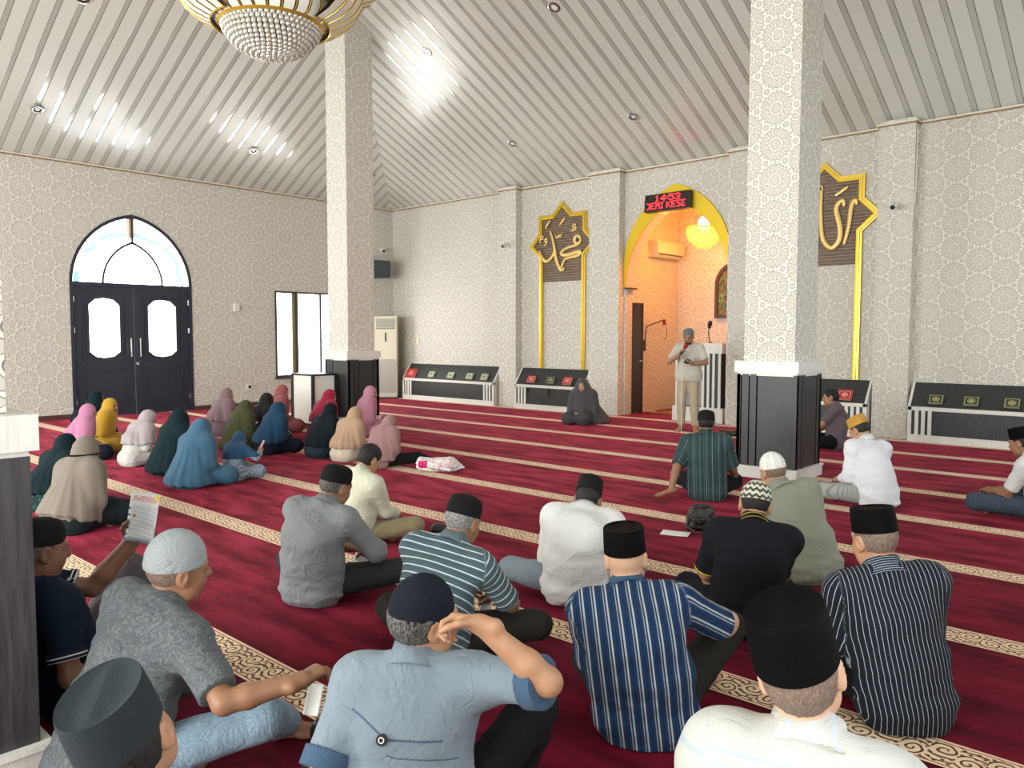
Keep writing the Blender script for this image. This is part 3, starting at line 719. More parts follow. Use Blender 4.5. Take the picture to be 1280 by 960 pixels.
# ceiling downlights
def downlights():
    tp = math.tan(math.radians(27)); root = None
    LB = paint('downlight_lens', (.85, .85, .82), .2)
    spots = [('q', -10.17, 9.04), ('q', -7.42, 9.07), ('q', -7.48, 11.25), ('q', -10.22, 11.25), ('l', -12.03, 4.3), ('l', -14.2, 4.33), ('l', -14.2, 8.1), ('l', -12.05, 6.75), ('l', -14.25, 11.0)]
    lab = ['on the bright reflection right of the left pillar', 'topmost, midway between the pillars', 'above the gold arch', 'above the left gold panel', 
           'at the upper left corner of the ceiling', 'above the left side of the double door', 'above the window, left of the far pillar', 'just below the large chandelier', 'beside the far pillar over the window wall']
    for (s, x, y), l in zip(spots, lab):
        z = HW+(YQ-y)*tp if s == 'q' else HW+(x-XL)*tp
        n = Vector((0, -tp, -1)) if s == 'q' else Vector((tp, 0, -1)); q = n.normalized().to_track_quat('-Z', 'Y').to_euler()
        if root is None:
            root = empty('downlight', (0, 0, 0)); b = BM(); b.lathe([(.062, -.002), (.062, -.012), (.088, -.016), (.098, -.010), (.10, .004)], seg=28); b.build('rim', CHROME, root, True)
            b = BM(); b.lathe([(.062, -.004), (.052, .03), (.03, .04), (.001, .04)], seg=20); b.build('reflector', DARKMETAL, root, True)
            b = BM(); b.lathe([(.034, -.008), (.03, .0), (.02, .03)], seg=16, cap=True); b.build('bulb', LB, root, True); o = root
        else: o = copy_tree(root)
        o.location = Vector((x, y, z))+n.normalized()*.008; o.rotation_euler = q
        tag(o, 'round recessed ceiling downlight '+l, 'ceiling light', 'recessed downlights')
downlights()

def big_chandelier():
    t = empty('chandelier', (-7.48, 4.50, 4.37), 0, 'large white and gold chandelier with crystal bowl at the top', 'chandelier')
    C = MB('crystal_bead'); C.col((.92, .90, .84)).set(rough=.04, trans=.45, spec=1., metal=.45)
    FW = MB('frosted_white_glass'); n = FW.noise(scale=9); FW.col(FW.mix(n, (.80, .77, .68), (.90, .87, .80))).set(rough=.22)
    b = BM(); rs = random.Random(4)
    for k, (r, z) in enumerate(((.04, .045), (.095, .048), (.15, .055), (.205, .068), (.255, .086), (.30, .108), (.345, .135), (.385, .165), (.42, .20), (.45, .24), (.475, .28), (.49, .32))):
        n = max(6, int(r*2*PI/.055))
        for i in range(n): a = 2*PI*(i+.5*(k % 2))/n; b.sphere((r*math.cos(a), r*math.sin(a), z), .0255, 8, (1, 1, 1.2))
    o = b.build('crystal_bowl', C.m, t, True); o['kind'] = 'stuff'
    def ring(name, r, z, w=.022, a0=0., a1=2*PI):
        b = BM(); b.lathe([(r-w, z), (r, z-w), (r+w, z), (r, z+w), (r-w, z)], seg=64, a0=a0, a1=a1); b.build(name, GOLD, t, True)
    ring('gold_ring', .515, .345)
    cr = BM()
    for k in range(24):
        a = 2*PI*k/24; cr.tube([(.51*math.cos(a), .51*math.sin(a), .33), (.53*math.cos(a), .53*math.sin(a), .39), (.51*math.cos(a), .51*math.sin(a), .43)], .010, 6)
    cr.build('gold_scrolls', GOLD, t, True)
    for tier, (n, prof) in enumerate(((26, [(.51, .34), (.575, .37), (.615, .44), (.63, .54)]), (34, [(.60, .35), (.74, .41), (.86, .50), (.93, .62), (.95, .76)]), (40, [(.92, .72), (1.10, .80), (1.20, .95), (1.22, 1.12)]))):
        w = 2*PI/n
        fa = math.atan2(-4.5, 7.48); near = lambda a: tier == 1 and abs((a-fa+PI) % (2*PI)-PI) < .78
        pan = BM(); pan.lathe(prof, seg=5, a0=-w*.37, a1=w*.37); P0 = pan.build('glass_panel', FW.m, t, True)
        shell = BM(); shell.lathe([(r-.025, z) for r, z in prof], seg=48, a0=fa+.8 if tier == 1 else 0., a1=fa+2*PI-.8 if tier == 1 else 2*PI); shell.build('gap_shade_shell', paint('gap_shade_dark', (.06, .035, .012), .3, .6), t, True)  # added dark shell, stands in for the shade seen between the glass panels
        rib = BM(); rib.tube([(r+.004, 0, z) for r, z in prof], .006, 6); R0 = rib.build('gold_rib', GOLD, t, True); R0.rotation_euler = (0, 0, w/2)
        k0 = next(k for k in range(n) if not near(w*k)); P0.rotation_euler = (0, 0, w*k0); R0.rotation_euler = (0, 0, w/2+w*k0)
        for k in range(k0+1, n+k0):
            if near(w*k): continue
            for s in (P0, R0):
                c = s.copy(); COL.objects.link(c); c.parent = t; c.rotation_euler = (0, 0, s.rotation_euler.z+w*(k-k0))
        arc = (fa+.8, fa+2*PI-.8) if tier == 1 else (0., 2*PI)
        ring('gold_ring', prof[-1][0]+.005, prof[-1][1]+.01, .018, *arc)
        ring('gold_ring', prof[0][0], prof[0][1]-.01, .010, *arc)
    b = BM(); b.tube([(0, 0, .2), (0, 0, 4.05)], .03, 12); b.lathe([(.05, 1.4), (.16, 1.5), (.16, 1.7), (.05, 1.8)], seg=24); b.build('stem', GOLD, t, True)
    b = BM()
    for k in range(4):
        a = PI/4+k*PI/2
        for r, z in ((.62, .54), (.94, .76), (1.21, 1.12)): b.tube([(0, 0, z+.1), (r*math.cos(a), r*math.sin(a), z)], .012, 6)
    b.build('spokes', GOLD, t, True)
big_chandelier()

# ------------------------------------------------------------------ implicit-surface modeller for people and cloth
f32 = np.float32
def v3(*a): return np.array(a, dtype=f32)
def nrm_(a): a = np.asarray(a, f32); return a/max(1e-9, np.linalg.norm(a))
def cap(a, b, ra, rb=None, k=.03, flat=None, op='+', cuts=None):
    """tapered limb from a to b; flat = (direction, factor) widens (>1) or thins (<1); cuts = list of (point, outward normal)"""
    return ('cap', np.asarray(a, f32), np.asarray(b, f32), float(ra), float(ra if rb is None else rb), k, flat, op, cuts)
def ell(c, r, R=None, k=.03, op='+', cuts=None):
    return ('ell', np.asarray(c, f32), np.asarray(r, f32), None if R is None else np.asarray(R, f32), k, op, cuts)
CAPD = .09
def xform(prims, M, t, sc=1.):
    """prims of a local frame moved by rotation M, offset t"""
    out = []; M = np.asarray(M, f32); t = np.asarray(t, f32)
    for p in prims:
        if p[0] == 'cap':
            fl = None if p[6] is None else (M @ np.asarray(p[6][0], f32), p[6][1])
            cu = None if p[8] is None else [(M @ np.asarray(q, f32)*sc+t, M @ np.asarray(n, f32)) for q, n in p[8]]
            out.append(('cap', M @ p[1]*sc+t, M @ p[2]*sc+t, p[3]*sc, p[4]*sc, p[5]*sc, fl, p[7], cu))
        else:
            R = M if p[3] is None else M @ p[3]
            cu = None if p[6] is None else [(M @ np.asarray(q, f32)*sc+t, M @ np.asarray(n, f32)) for q, n in p[6]]
            out.append(('ell', M @ p[1]*sc+t, p[2]*sc, R, p[4]*sc, p[5], cu))
    return out
def bounds(prims):
    lo = np.full(3, 9e9); hi = -lo
    for p in prims:
        if p[0] == 'cap':
            if p[7] != '+': continue
            r = max(p[3], p[4])*(1 if p[6] is None else max(1, p[6][1])); a = np.minimum(p[1], p[2])-r; b = np.maximum(p[1], p[2])+r
        else:
            if p[5] != '+': continue
            r = p[2].max(); a = p[1]-r; b = p[1]+r
        lo = np.minimum(lo, a); hi = np.maximum(hi, b)
    return lo, hi
def field(prims, lo, n, h, grow=0.):
    D = np.full(n, CAPD, f32)
    ax = [lo[i]+h*np.arange(n[i], dtype=f32) for i in range(3)]
    for p in prims:
        iscap = p[0] == 'cap'
        k, op, cuts = (p[5], p[7], p[8]) if iscap else (p[4], p[5], p[6])
        if iscap:
            r = max(p[3], p[4])*(1 if p[6] is None else max(1, p[6][1])); a = np.minimum(p[1], p[2])-r; b = np.maximum(p[1], p[2])+r
        else:
            r = p[2].max(); a = p[1]-r; b = p[1]+r
        m = CAPD+grow if op == '+' else k+.01
        i0 = np.clip(np.floor((a-m-lo)/h).astype(int), 0, np.array(n)); i1 = np.clip(np.ceil((b+m-lo)/h).astype(int)+1, 0, np.array(n))
        if (i1 <= i0).any(): continue
        X = ax[0][i0[0]:i1[0], None, None]; Y = ax[1][None, i0[1]:i1[1], None]; Z = ax[2][None, None, i0[2]:i1[2]]
        if iscap:
            A, B = p[1], p[2]; ba = B-A
            qx, qy, qz = X-A[0], Y-A[1], Z-A[2]
            L2 = max(1e-8, float(ba@ba))
            if p[6] is not None:
                w = nrm_(p[6][0]); f = 1/p[6][1]-1
                dw = (qx*w[0]+qy*w[1]+qz*w[2])*f; bw = float(ba@w)*f
                qx, qy, qz = qx+dw*w[0], qy+dw*w[1], qz+dw*w[2]; ba = ba+bw*w; L2 = max(1e-8, float(ba@ba))
            t = np.clip((qx*ba[0]+qy*ba[1]+qz*ba[2])/L2, 0, 1)
            d = np.sqrt((qx-t*ba[0])**2+(qy-t*ba[1])**2+(qz-t*ba[2])**2)-(p[3]+(p[4]-p[3])*t)
        else:
            C, r3, R = p[1], p[2], p[3]
            qx, qy, qz = X-C[0], Y-C[1], Z-C[2]
            if R is not None:
                qx, qy, qz = (R[0, 0]*qx+R[1, 0]*qy+R[2, 0]*qz, R[0, 1]*qx+R[1, 1]*qy+R[2, 1]*qz, R[0, 2]*qx+R[1, 2]*qy+R[2, 2]*qz)
            k0 = np.sqrt((qx/r3[0])**2+(qy/r3[1])**2+(qz/r3[2])**2)
            k1 = np.sqrt((qx/r3[0]**2)**2+(qy/r3[1]**2)**2+(qz/r3[2]**2)**2)
            d = k0*(k0-1)/np.maximum(k1, 1e-6)
            d = np.where(k0 < 1e-3, -r3.min(), d)
        d = d-grow if op == '+' else d
        if cuts:
            for q, nn in cuts: d = np.maximum(d, (X-q[0])*nn[0]+(Y-q[1])*nn[1]+(Z-q[2])*nn[2])
        S = D[i0[0]:i1[0], i0[1]:i1[1], i0[2]:i1[2]]
        if op == '+':
            e = np.maximum(k-np.abs(S-d), 0)/k if k > 0 else 0
            S[...] = np.minimum(S, d)-e*e*k*.25
        elif op == '-':
            e = np.maximum(k-np.abs(S+d), 0)/k
            S[...] = np.maximum(S, -d)+e*e*k*.25
    return D, ax
_C8 = np.array([(i, j, k) for i in (0, 1) for j in (0, 1) for k in (0, 1)])
_ED = [(a, b) for a in range(8) for b in range(a+1, 8) if np.abs(_C8[a]-_C8[b]).sum() == 1]
def surfnets(D, lo, h):
    s = D < 0
    n = np.array(D.shape)
    cnt = np.zeros(n-1, np.int8)
    for c in _C8: cnt += s[c[0]:n[0]-1+c[0], c[1]:n[1]-1+c[1], c[2]:n[2]-1+c[2]]
    I = np.argwhere((cnt > 0) & (cnt < 8))
    V8 = np.stack([D[I[:, 0]+c[0], I[:, 1]+c[1], I[:, 2]+c[2]] for c in _C8], 1)
    acc = np.zeros((len(I), 3), f32); num = np.zeros(len(I), f32)
    for a, b in _ED:
        va, vb = V8[:, a], V8[:, b]; m = (va < 0) != (vb < 0)
        t = np.where(m, va/np.where(m, va-vb, 1), 0)
        acc += np.where(m[:, None], _C8[a]+t[:, None]*(_C8[b]-_C8[a]), 0); num += m
    V = (I+acc/num[:, None])*h+lo
    idx = np.full(n-1, -1, np.int64); idx[I[:, 0], I[:, 1], I[:, 2]] = np.arange(len(I))
    Q = []
    for axx in range(3):
        o = [0, 0, 0]; o[axx] = 1
        A = s[:n[0]-o[0], :n[1]-o[1], :n[2]-o[2]]; B = s[o[0]:, o[1]:, o[2]:]
        E_ = np.argwhere(A != B); u, v = [(1, 2), (2, 0), (0, 1)][axx]
        ok = (E_[:, u] > 0) & (E_[:, v] > 0) & (E_[:, u] < n[u]-1) & (E_[:, v] < n[v]-1); E_ = E_[ok]
        du = np.zeros(3, int); du[u] = 1; dv = np.zeros(3, int); dv[v] = 1
        g = lambda P: idx[P[:, 0], P[:, 1], P[:, 2]]
        q = np.stack([g(E_-du-dv), g(E_-dv), g(E_), g(E_-du)], 1)
        fl = ~A[E_[:, 0], E_[:, 1], E_[:, 2]]; q[fl] = q[fl][:, ::-1]
        Q.append(q)
    Q = np.concatenate(Q); Q = Q[(Q >= 0).all(1)]
    return V.astype(f32), Q
def folds(P, seed, scale=(9, 9, 4), n=5):
    """ridged cloth-fold noise, about -1..1"""
    rs = np.random.RandomState(seed); out = 0
    for i in range(n):
        kx, ky, kz = rs.normal(size=3)*np.array(scale)*(1+.5*i); ph = rs.uniform(0, 6.28); 
        w = rs.normal(size=3)*np.array(scale)*.5
        out = out+(1-2*np.abs(np.sin(P[0]*kx+P[1]*ky+P[2]*kz+ph+1.2*np.sin(P[0]*w[0]+P[1]*w[1]+P[2]*w[2]))))/(1+.6*i)
    return out/1.8
def solid(prims, h, grow=0., noise=None, floor=True, clip=None, box=None):
    lo, hi = bounds(prims); lo = lo-grow-3*h; hi = hi+grow+3*h
    if box is not None: lo = np.maximum(lo, box[0]); hi = np.minimum(hi, box[1])
    n = tuple(np.ceil((hi-lo)/h).astype(int)+1); lo = lo.astype(f32)
    D, ax = field(prims, lo, n, h, grow)
    G = (ax[0][:, None, None], ax[1][None, :, None], ax[2][None, None, :])
    if noise is not None:
        m = np.abs(D) < .03; ii = np.nonzero(m); D[m] += noise((ax[0][ii[0]], ax[1][ii[1]], ax[2][ii[2]])).astype(f32)
    if floor: D = np.maximum(D, .004-G[2])
    if clip is not None:
        for q, nn in clip: D = np.maximum(D, (G[0]-q[0])*nn[0]+(G[1]-q[1])*nn[1]+(G[2]-q[2])*nn[2])
    return surfnets(D, lo, h)
def np_mesh(name, V, Q, mats, parent=None, attr=None, midx=None):
    me = bpy.data.meshes.new(name)
    me.vertices.add(len(V)); me.vertices.foreach_set('co', np.ascontiguousarray(V, f32).ravel())
    me.loops.add(len(Q)*4); me.loops.foreach_set('vertex_index', np.ascontiguousarray(Q, np.int32).ravel())
    me.polygons.add(len(Q)); me.polygons.foreach_set('loop_start', np.arange(0, len(Q)*4, 4, dtype=np.int32))
    me.polygons.foreach_set('loop_total', np.full(len(Q), 4, np.int32))
    me.update(calc_edges=True); me.validate()
    o = link(name, me, mats, parent, True)
    if attr is not None:
        a = me.attributes.new('st', 'FLOAT_VECTOR', 'POINT'); a.data.foreach_set('vector', np.ascontiguousarray(attr, f32).ravel())
    if midx is not None: me.polygons.foreach_set('material_index', midx.astype(np.int32))
    return o
def rotm(yaw=0., pitch=0., roll=0.):
    """yaw left +, pitch down +, roll towards the right shoulder +; columns are right, forward, up"""
    cy, sy, cp, sp, cr, sr = math.cos(yaw), math.sin(yaw), math.cos(pitch), math.sin(pitch), math.cos(roll), math.sin(roll)
    Rz = np.array([[cy, -sy, 0], [sy, cy, 0], [0, 0, 1]]); Rx = np.array([[1, 0, 0], [0, cp, sp], [0, -sp, cp]]); Ry = np.array([[cr, 0, sr], [0, 1, 0], [-sr, 0, cr]])
    return (Rz @ Rx @ Ry).astype(f32)

# ------------------------------------------------------------------ people
def skin(rgb):
    b = MB('skin'); n = b.noise(scale=14, detail=3); n2 = b.noise(scale=220, detail=1)
    b.col(b.mix(n, tuple(c*.86 for c in rgb), tuple(c*1.1 for c in rgb))).set(rough=n*.1+.42, spec=.4)
    b.b.inputs['Subsurface Weight'].default_value = .08; b.b.inputs['Subsurface Radius'].default_value = (.012, .005, .003)
    b.bump(n2, .0006, .4); return b.m
SKIN = {'tan': skin((.40, .215, .125)), 'brown': skin((.27, .135, .075)), 'light': skin((.56, .34, .225)), 'dark': skin((.19, .09, .055))}
LIPS = paint('lips', (.30, .11, .09), .45); BROW = paint('brow_hair', (.03, .022, .018), .7)
def hairmat(name, c0, c1):
    b = MB(name); P = b.obj(); n = b.noise(b.vec(P[0]*4, P[1]*4, P[2]*1.4), 60, 3, .7)
    b.col(b.mix(n.sstep(.35, .7), c0, c1)).set(rough=.55, spec=.3); b.bump(n, .004, .9); return b.m
HAIR = {'black': hairmat('black_hair', (.008, .007, .007), (.028, .024, .022)), 'grey': hairmat('grey_hair', (.09, .085, .08), (.42, .41, .39)),
        'salt': hairmat('salt_and_pepper_hair', (.02, .018, .017), (.20, .19, .18)), 'stubble': hairmat('cropped_grey_hair', (.13, .085, .06), (.26, .19, .15))}
def head_prims(ear=True, nose=1., beard=False):
    P = [ell((0, -.012, .012), (.0745, .094, .093), k=.02), ell((0, .028, -.04), (.062, .064, .078), k=.04),
         cap((-.03, .03, -.085), (.03, .03, -.085), .038, k=.035), ell((0, .066, -.100), (.026, .022, .022), k=.03),
         ell((.036, .056, -.045), (.026, .028, .028), k=.03), ell((-.036, .056, -.045), (.026, .028, .028), k=.03),
         cap((-.036, .074, .012), (.036, .074, .012), .016, k=.025),
         ell((.032, .094, -.010), (.018, .016, .012), k=.012, op='-'), ell((-.032, .094, -.010), (.018, .016, .012), k=.012, op='-'),
         ell((.031, .077, -.010), (.0135, .012, .0105), k=.006), ell((-.031, .077, -.010), (.0135, .012, .0105), k=.006),
         cap((0, .088, .002), (0, .110*nose, -.036), .008, .0125, k=.014), ell((.0125, .096, -.041), (.009, .011, .008), k=.010), ell((-.0125, .096, -.041), (.009, .011, .008), k=.010),
         cap((-.016, .089, -.067), (.016, .089, -.067), .0065, k=.008), cap((-.014, .087, -.077), (.014, .087, -.077), .0075, k=.008)]
    if ear:
        for s in (-1, 1):
            R = rotm(-.45*s, .15, 0) if s > 0 else rotm(.45, .15, 0)
            P += [ell((.081*s, -.012, -.014), (.0085, .021, .034), R, k=.010), ell((.0905*s, -.006, -.010), (.006, .011, .020), R, k=.004, op='-'),
                  ell((.0795*s, -.002, -.045), (.007, .011, .011), R, k=.008)]
    return P
def hand_prims(side, curl=.5, spread=.12, thumb=.5):
    """hand in its own frame: wrist at origin, fingers along +y, palm facing -z; side +1 right hand (thumb towards -x)"""
    s = side; P = [cap((-.018*s, .01, 0), (-.022*s, .075, 0), .017, .015, k=.012), cap((.018*s, .01, 0), (.024*s, .070, 0), .016, .0135, k=.014), cap((0, .0, 0), (0, .075, .001), .018, .0145, k=.016), cap((0, -.045, 0), (0, .005, 0), .024, .020, k=.02, flat=((1, 0, 0), 1.2))]
    for i, (x, y, l, r) in enumerate(((-.0315, .085, .071, .0088), (-.0105, .090, .079, .0092), (.0105, .086, .073, .0088), (.030, .076, .057, .0078))):
        a = np.array((x*s, y-.012, 0.)); ang = 0.; yaw = (i-1.35)*spread*s
        for j, (fr, c) in enumerate(((.45, .7), (.32, 1.0), (.23, .7))):
            ang += curl*c; d = np.array((math.sin(yaw)*math.cos(ang), math.cos(yaw)*math.cos(ang), -math.sin(ang)))
            bb = a+d*l*fr*1.08; P.append(cap(a, bb, r*(1-.07*j), r*(.94-.09*j), k=.005)); a = bb
    a = np.array((-.026*s, .016, -.004)); d1 = nrm_((-.72*s, .62, -.25-.3*thumb)); b1 = a+d1*.045; d2 = nrm_((-.40*s+.4*s*thumb, .85, -.3-.3*thumb)); b2 = b1+d2*.032; d3 = nrm_((-.15*s+.6*s*thumb, .9, -.3-.3*thumb)); b3 = b2+d3*.026
    P += [cap(a, b1, .0150, .0115, k=.012), cap(b1, b2, .0108, .0100, k=.005), cap(b2, b3, .0100, .0082, k=.004)]
    return P
def ik(a, b, l1, l2, hint):
    a, b = np.asarray(a, float), np.asarray(b, float); d = b-a; L = np.linalg.norm(d)
    if L > (l1+l2)*.995: b = a+d/L*(l1+l2)*.995; d = b-a; L = np.linalg.norm(d)
    L = max(L, abs(l1-l2)*1.05+.02)
    x = (l1*l1-l2*l2+L*L)/(2*L); hgt = math.sqrt(max(0, l1*l1-x*x)); u = d/np.linalg.norm(d)
    h = np.asarray(hint, float); h = h-u*(h@u); h = h/max(1e-6, np.linalg.norm(h))
    return a+u*x+h*hgt, b
class Body: pass
LEGS = {
    'cross': dict(kR=(.37, .29, .135), aR=(-.02, .36, .075), kL=(-.37, .29, .135), aL=(.06, .25, .06), fR=(-.9, .3, -.2), fL=(.9, .1, -.2)),
    'narrow': dict(kR=(.26, .37, .13), aR=(-.02, .40, .075), kL=(-.26, .37, .13), aL=(.06, .29, .06), fR=(-.9, .3, -.2), fL=(.9, .1, -.2)),
    'kneeup': dict(kR=(.20, .36, .40), aR=(.15, .44, .08), kL=(-.36, .29, .13), aL=(.03, .28, .06), fR=(.1, 1, -.15), fL=(.9, .2, -.2)),
    'kneeupL': dict(kL=(-.20, .36, .40), aL=(-.15, .44, .08), kR=(.36, .29, .13), aR=(-.03, .28, .06), fL=(-.1, 1, -.15), fR=(-.9, .2, -.2)),
    'both': dict(kR=(.17, .36, .42), aR=(.13, .47, .08), kL=(-.17, .36, .42), aL=(-.13, .47, .08), fR=(.1, 1, -.1), fL=(-.1, 1, -.1)),
    'kneel': dict(kR=(.13, .40, .10), aR=(.10, -.02, .06), kL=(-.13, .40, .10), aL=(-.10, -.02, .06), fR=(0, -1, -.1), fL=(0, -1, -.1)),
    'side': dict(kR=(.22, .38, .11), aR=(.30, .0, .06), kL=(-.10, .42, .12), aL=(.16, .10, .06), fR=(.5, -.8, -.1), fL=(.8, -.4, -.1)),
    'stand': dict(kR=(.10, .03, .47), aR=(.11, .0, .075), kL=(-.10, .05, .47), aL=(-.12, .03, .075), fR=(.25, 1, -.25), fL=(-.25, 1, -.25)),
}
def skeleton(p):
    """p: dict(lean, curve, roll, twist, head=(yaw, pitch, roll), legs, handR, handL, ...)"""
    b = Body(); g = p.get
    stand = g('legs', 'cross') == 'stand'
    b.pel = v3(0, 0, .88 if stand else .125)
    l1, l2, ro = g('lean', .12), g('lean', .12)+g('curve', .25), g('roll', 0.)
    d1 = v3(math.sin(ro), math.sin(l1)*math.cos(ro), math.cos(l1)*math.cos(ro)); d2 = v3(math.sin(ro*1.3), math.sin(l2)*math.cos(ro), math.cos(l2)*math.cos(ro))
    b.chest = b.pel+d1*.295*g('torso', 1.); b.neck = b.chest+d2*.205
    tw = g('twist', 0.)
    b.Rt = rotm(tw, l2, ro*1.3); b.Rm = rotm(tw*.5, l1, ro)
    hy, hp, hr = g('head', (0, .1, 0))
    b.Rh = rotm(tw+hy, hp, hr+ro*.5)
    nk = nrm_(d2*.55+b.Rh[:, 2]*.45+b.Rh[:, 1]*.15)
    nl = g('neck', 1.); b.head = b.neck+nk*.072*nl+b.Rh[:, 2]*.060+b.Rh[:, 1]*.012
    sw = g('shoulder', .178)
    b.shR = b.neck+b.Rt @ v3(sw, -.005, -.066+g('shrugR', 0.)); b.shL = b.neck+b.Rt @ v3(-sw, -.005, -.066+g('shrugL', 0.))
    L = dict(LEGS[g('legs', 'cross')]); L.update(g('legset', {}))
    b.L = {k: np.array(v, f32) for k, v in L.items()}
    b.hipR, b.hipL = b.pel+v3(.085, .01, -.005), b.pel+v3(-.085, .01, -.005)
    ua, fa = .275, .245
    for s, sh in (('R', b.shR), ('L', b.shL)):
        sg = 1 if s == 'R' else -1
        h = g('hand'+s, (.09*sg, .30, .20)); el, wr = ik(sh, h, ua, fa, g('hint'+s, (.30*sg, -.30, -1.)))
        setattr(b, 'el'+s, el.astype(f32)); setattr(b, 'wr'+s, wr.astype(f32))
        fd = nrm_(g('fdir'+s, nrm_(nrm_(wr-el)+np.array((-.5*sg, .1, 0.))))); pn = np.array(g('palm'+s, (0., -.2, -1.)), float)   # palm-facing direction
        z = -pn+fd*(fd@pn); z = nrm_(z); x = nrm_(np.cross(fd, z)); setattr(b, 'Rw'+s, np.stack([x, fd, np.cross(x, fd)], 1).astype(f32))
    return b
def inflate(P, d, hz):
    """the same shapes a little larger, cut off at the hem height"""
    c = [(v3(0, 0, hz), v3(0, 0, -1))]
    return [('cap', q[1], q[2], q[3]+d, q[4]+d, q[5], q[6], q[7], c) if q[0] == 'cap' else ('ell', q[1], q[2]+d, q[3], q[4], q[5], c) for q in P]
def body_prims(b, p, fem=False):
    fat = p.get('fat', 1.)
    P = [cap(b.pel+v3(-.06, -.005, 0), b.pel+v3(.06, -.005, 0), .112, k=.05), ell((b.pel+b.chest)/2, (.135*fat, .105*fat, .15), b.Rm, k=.06), ell(b.chest, (.158, .105, .155), b.Rt, k=.06),
         cap(b.neck+b.Rt @ v3(-.10, -.01, -.045), b.neck+b.Rt @ v3(.10, -.01, -.045), .055, k=.05), cap(b.neck+b.Rt @ v3(0, -.01, -.04), b.head+b.Rh @ v3(0, -.022, -.045), .060, .052, k=.03)]
    for s, sh, hip in (('R', b.shR, b.hipR), ('L', b.shL, b.hipL)):
        el, wr = getattr(b, 'el'+s), getattr(b, 'wr'+s)
        mid = el+(wr-el)*.3
        P += [cap(sh, el, .050, .037, k=.04), cap(el, mid, .0375, .039, k=.02), cap(mid, wr, .039, .026, k=.02, flat=(getattr(b, 'Rw'+s)[:, 0], 1.12))]
        kn, an = b.L['k'+s], b.L['a'+s]; cf = kn+(an-kn)*.32; fd = nrm_(b.L['f'+s])
        P += [cap(hip, kn, .080, .056, k=.05), cap(kn, cf, .056, .052, k=.03), cap(cf, an, .052, .036, k=.03)]
    return P
def foot_prims(b, s):
    an = b.L['a'+s]; fd = nrm_(b.L['f'+s]); fd = nrm_(fd*np.array((1, 1, .6), f32)); up = nrm_(v3(0, 0, 1)-fd*fd[2]); x = np.cross(fd, up)
    sg = 1 if s == 'R' else -1
    base = an-up*.035
    P = [cap(an, base-fd*.035, .036, .030, k=.02), cap(base-fd*.03, base+fd*.09, .028, .022, k=.03), cap(base+fd*.05-x*.02, base+fd*.11-x*.028, .022, .016, k=.02), cap(base+fd*.05+x*.02, base+fd*.10+x*.028, .022, .015, k=.02)]
    for i in range(5):
        o = x*((i-2)*.0165*sg); l = (.052, .048, .042, .036, .030)[i]; r = (.0125, .009, .0085, .008, .0075)[i]
        o = x*((-.030+.0155*i)*sg); P.append(cap(base+fd*.105+o-up*.004, base+fd*(.105+l*.9)+o-up*.010, r*1.05, r, k=.006))
    return P
def face_mats(V, Q, b, beard=None):
    C = (V[Q[:, 0]]+V[Q[:, 2]])/2; L = (C-b.head) @ b.Rh; L = L/b.hs
    m = np.zeros(len(Q), int); x, y, z = np.abs(L[:, 0]), L[:, 1], L[:, 2]
    m[(x < .025) & (y > .082) & (z < -.060) & (z > -.084)] = 1
    m[(x > .014) & (x < .050) & (y > .060) & (z > .010-.12*np.abs(x-.03)) & (z < .019-.12*np.abs(x-.03))] = 2
    m[(x > .020) & (x < .043) & (y > .070) & (z > -.0135) & (z < -.0065)] = 2
    if beard:
        m[(y > .045) & (z < -.088) & (x < .05) & (m == 0)] = 2; m[(y > .085) & (x < .028) & (z < -.052) & (z > -.060)] = 2
    return m
class MultiMesh:
    def __init__(s): s.V, s.Q, s.M, s.n = [], [], [], 0
    def add(s, V, Q, M=None): s.V.append(V); s.Q.append(Q+s.n); s.M.append(np.zeros(len(Q), int) if M is None else M); s.n += len(V)
    def get(s): return np.concatenate(s.V), np.concatenate(s.Q), np.concatenate(s.M)
def make_body(p, b, h, sk, hands=True, feet=True):
    """one continuous figure: trunk and limbs, with head, hands and feet resampled finer where they matter"""
    P = body_prims(b, p); hs = p.get('hs', .97); b.hs = hs
    hp = xform(head_prims(p.get('ear', True)), b.Rh, b.head, hs)
    M = MultiMesh(); allp = P+[q for q in hp]
    fine = max(.0035, h*.5)
    r = .135*hs; nz = b.head-b.Rh[:, 2]*.03
    hb = (b.head-np.array((r, r, .155), f32)*1.0, b.head+np.array((r, r, r), f32))
    boxes = [hb]
    hands_p = []
    if hands:
        for s, sg in (('R', 1), ('L', -1)):
            q = xform(hand_prims(sg, *p.get('curl'+s, (.45, .10, .5))), getattr(b, 'Rw'+s), getattr(b, 'wr'+s), p.get('hands_scale', .97)); hands_p += q
            lo, hi = bounds(q); boxes.append((lo-.012, hi+.012))
    if feet:
        for s in ('R', 'L'):
            q = foot_prims(b, s); hands_p += q; lo, hi = bounds(q); boxes.append((lo-.012, hi+.012))
    allp = allp+hands_p
    V, Q = solid(allp, h)
    C = V[Q].mean(1); keep = np.ones(len(Q), bool)
    for lo, hi in boxes: keep &= ~((C > lo+h*.8) & (C < hi-h*.8)).all(1)
    M.add(V, Q[keep])
    for i, (lo, hi) in enumerate(boxes):
        fh = fine if i else max(.0032, fine*.85)
        V2, Q2 = solid(allp, fh, box=(lo, hi))
        if len(Q2) == 0: continue
        M.add(V2, Q2, face_mats(V2, Q2, b, p.get('beard')) if i == 0 else None)
    V, Q, m = M.get()
    used = np.zeros(len(V), bool); used[Q.ravel()] = True; remap = np.cumsum(used)-1
    return np_mesh('person', V[used], remap[Q], [sk, LIPS, BROW], midx=m)
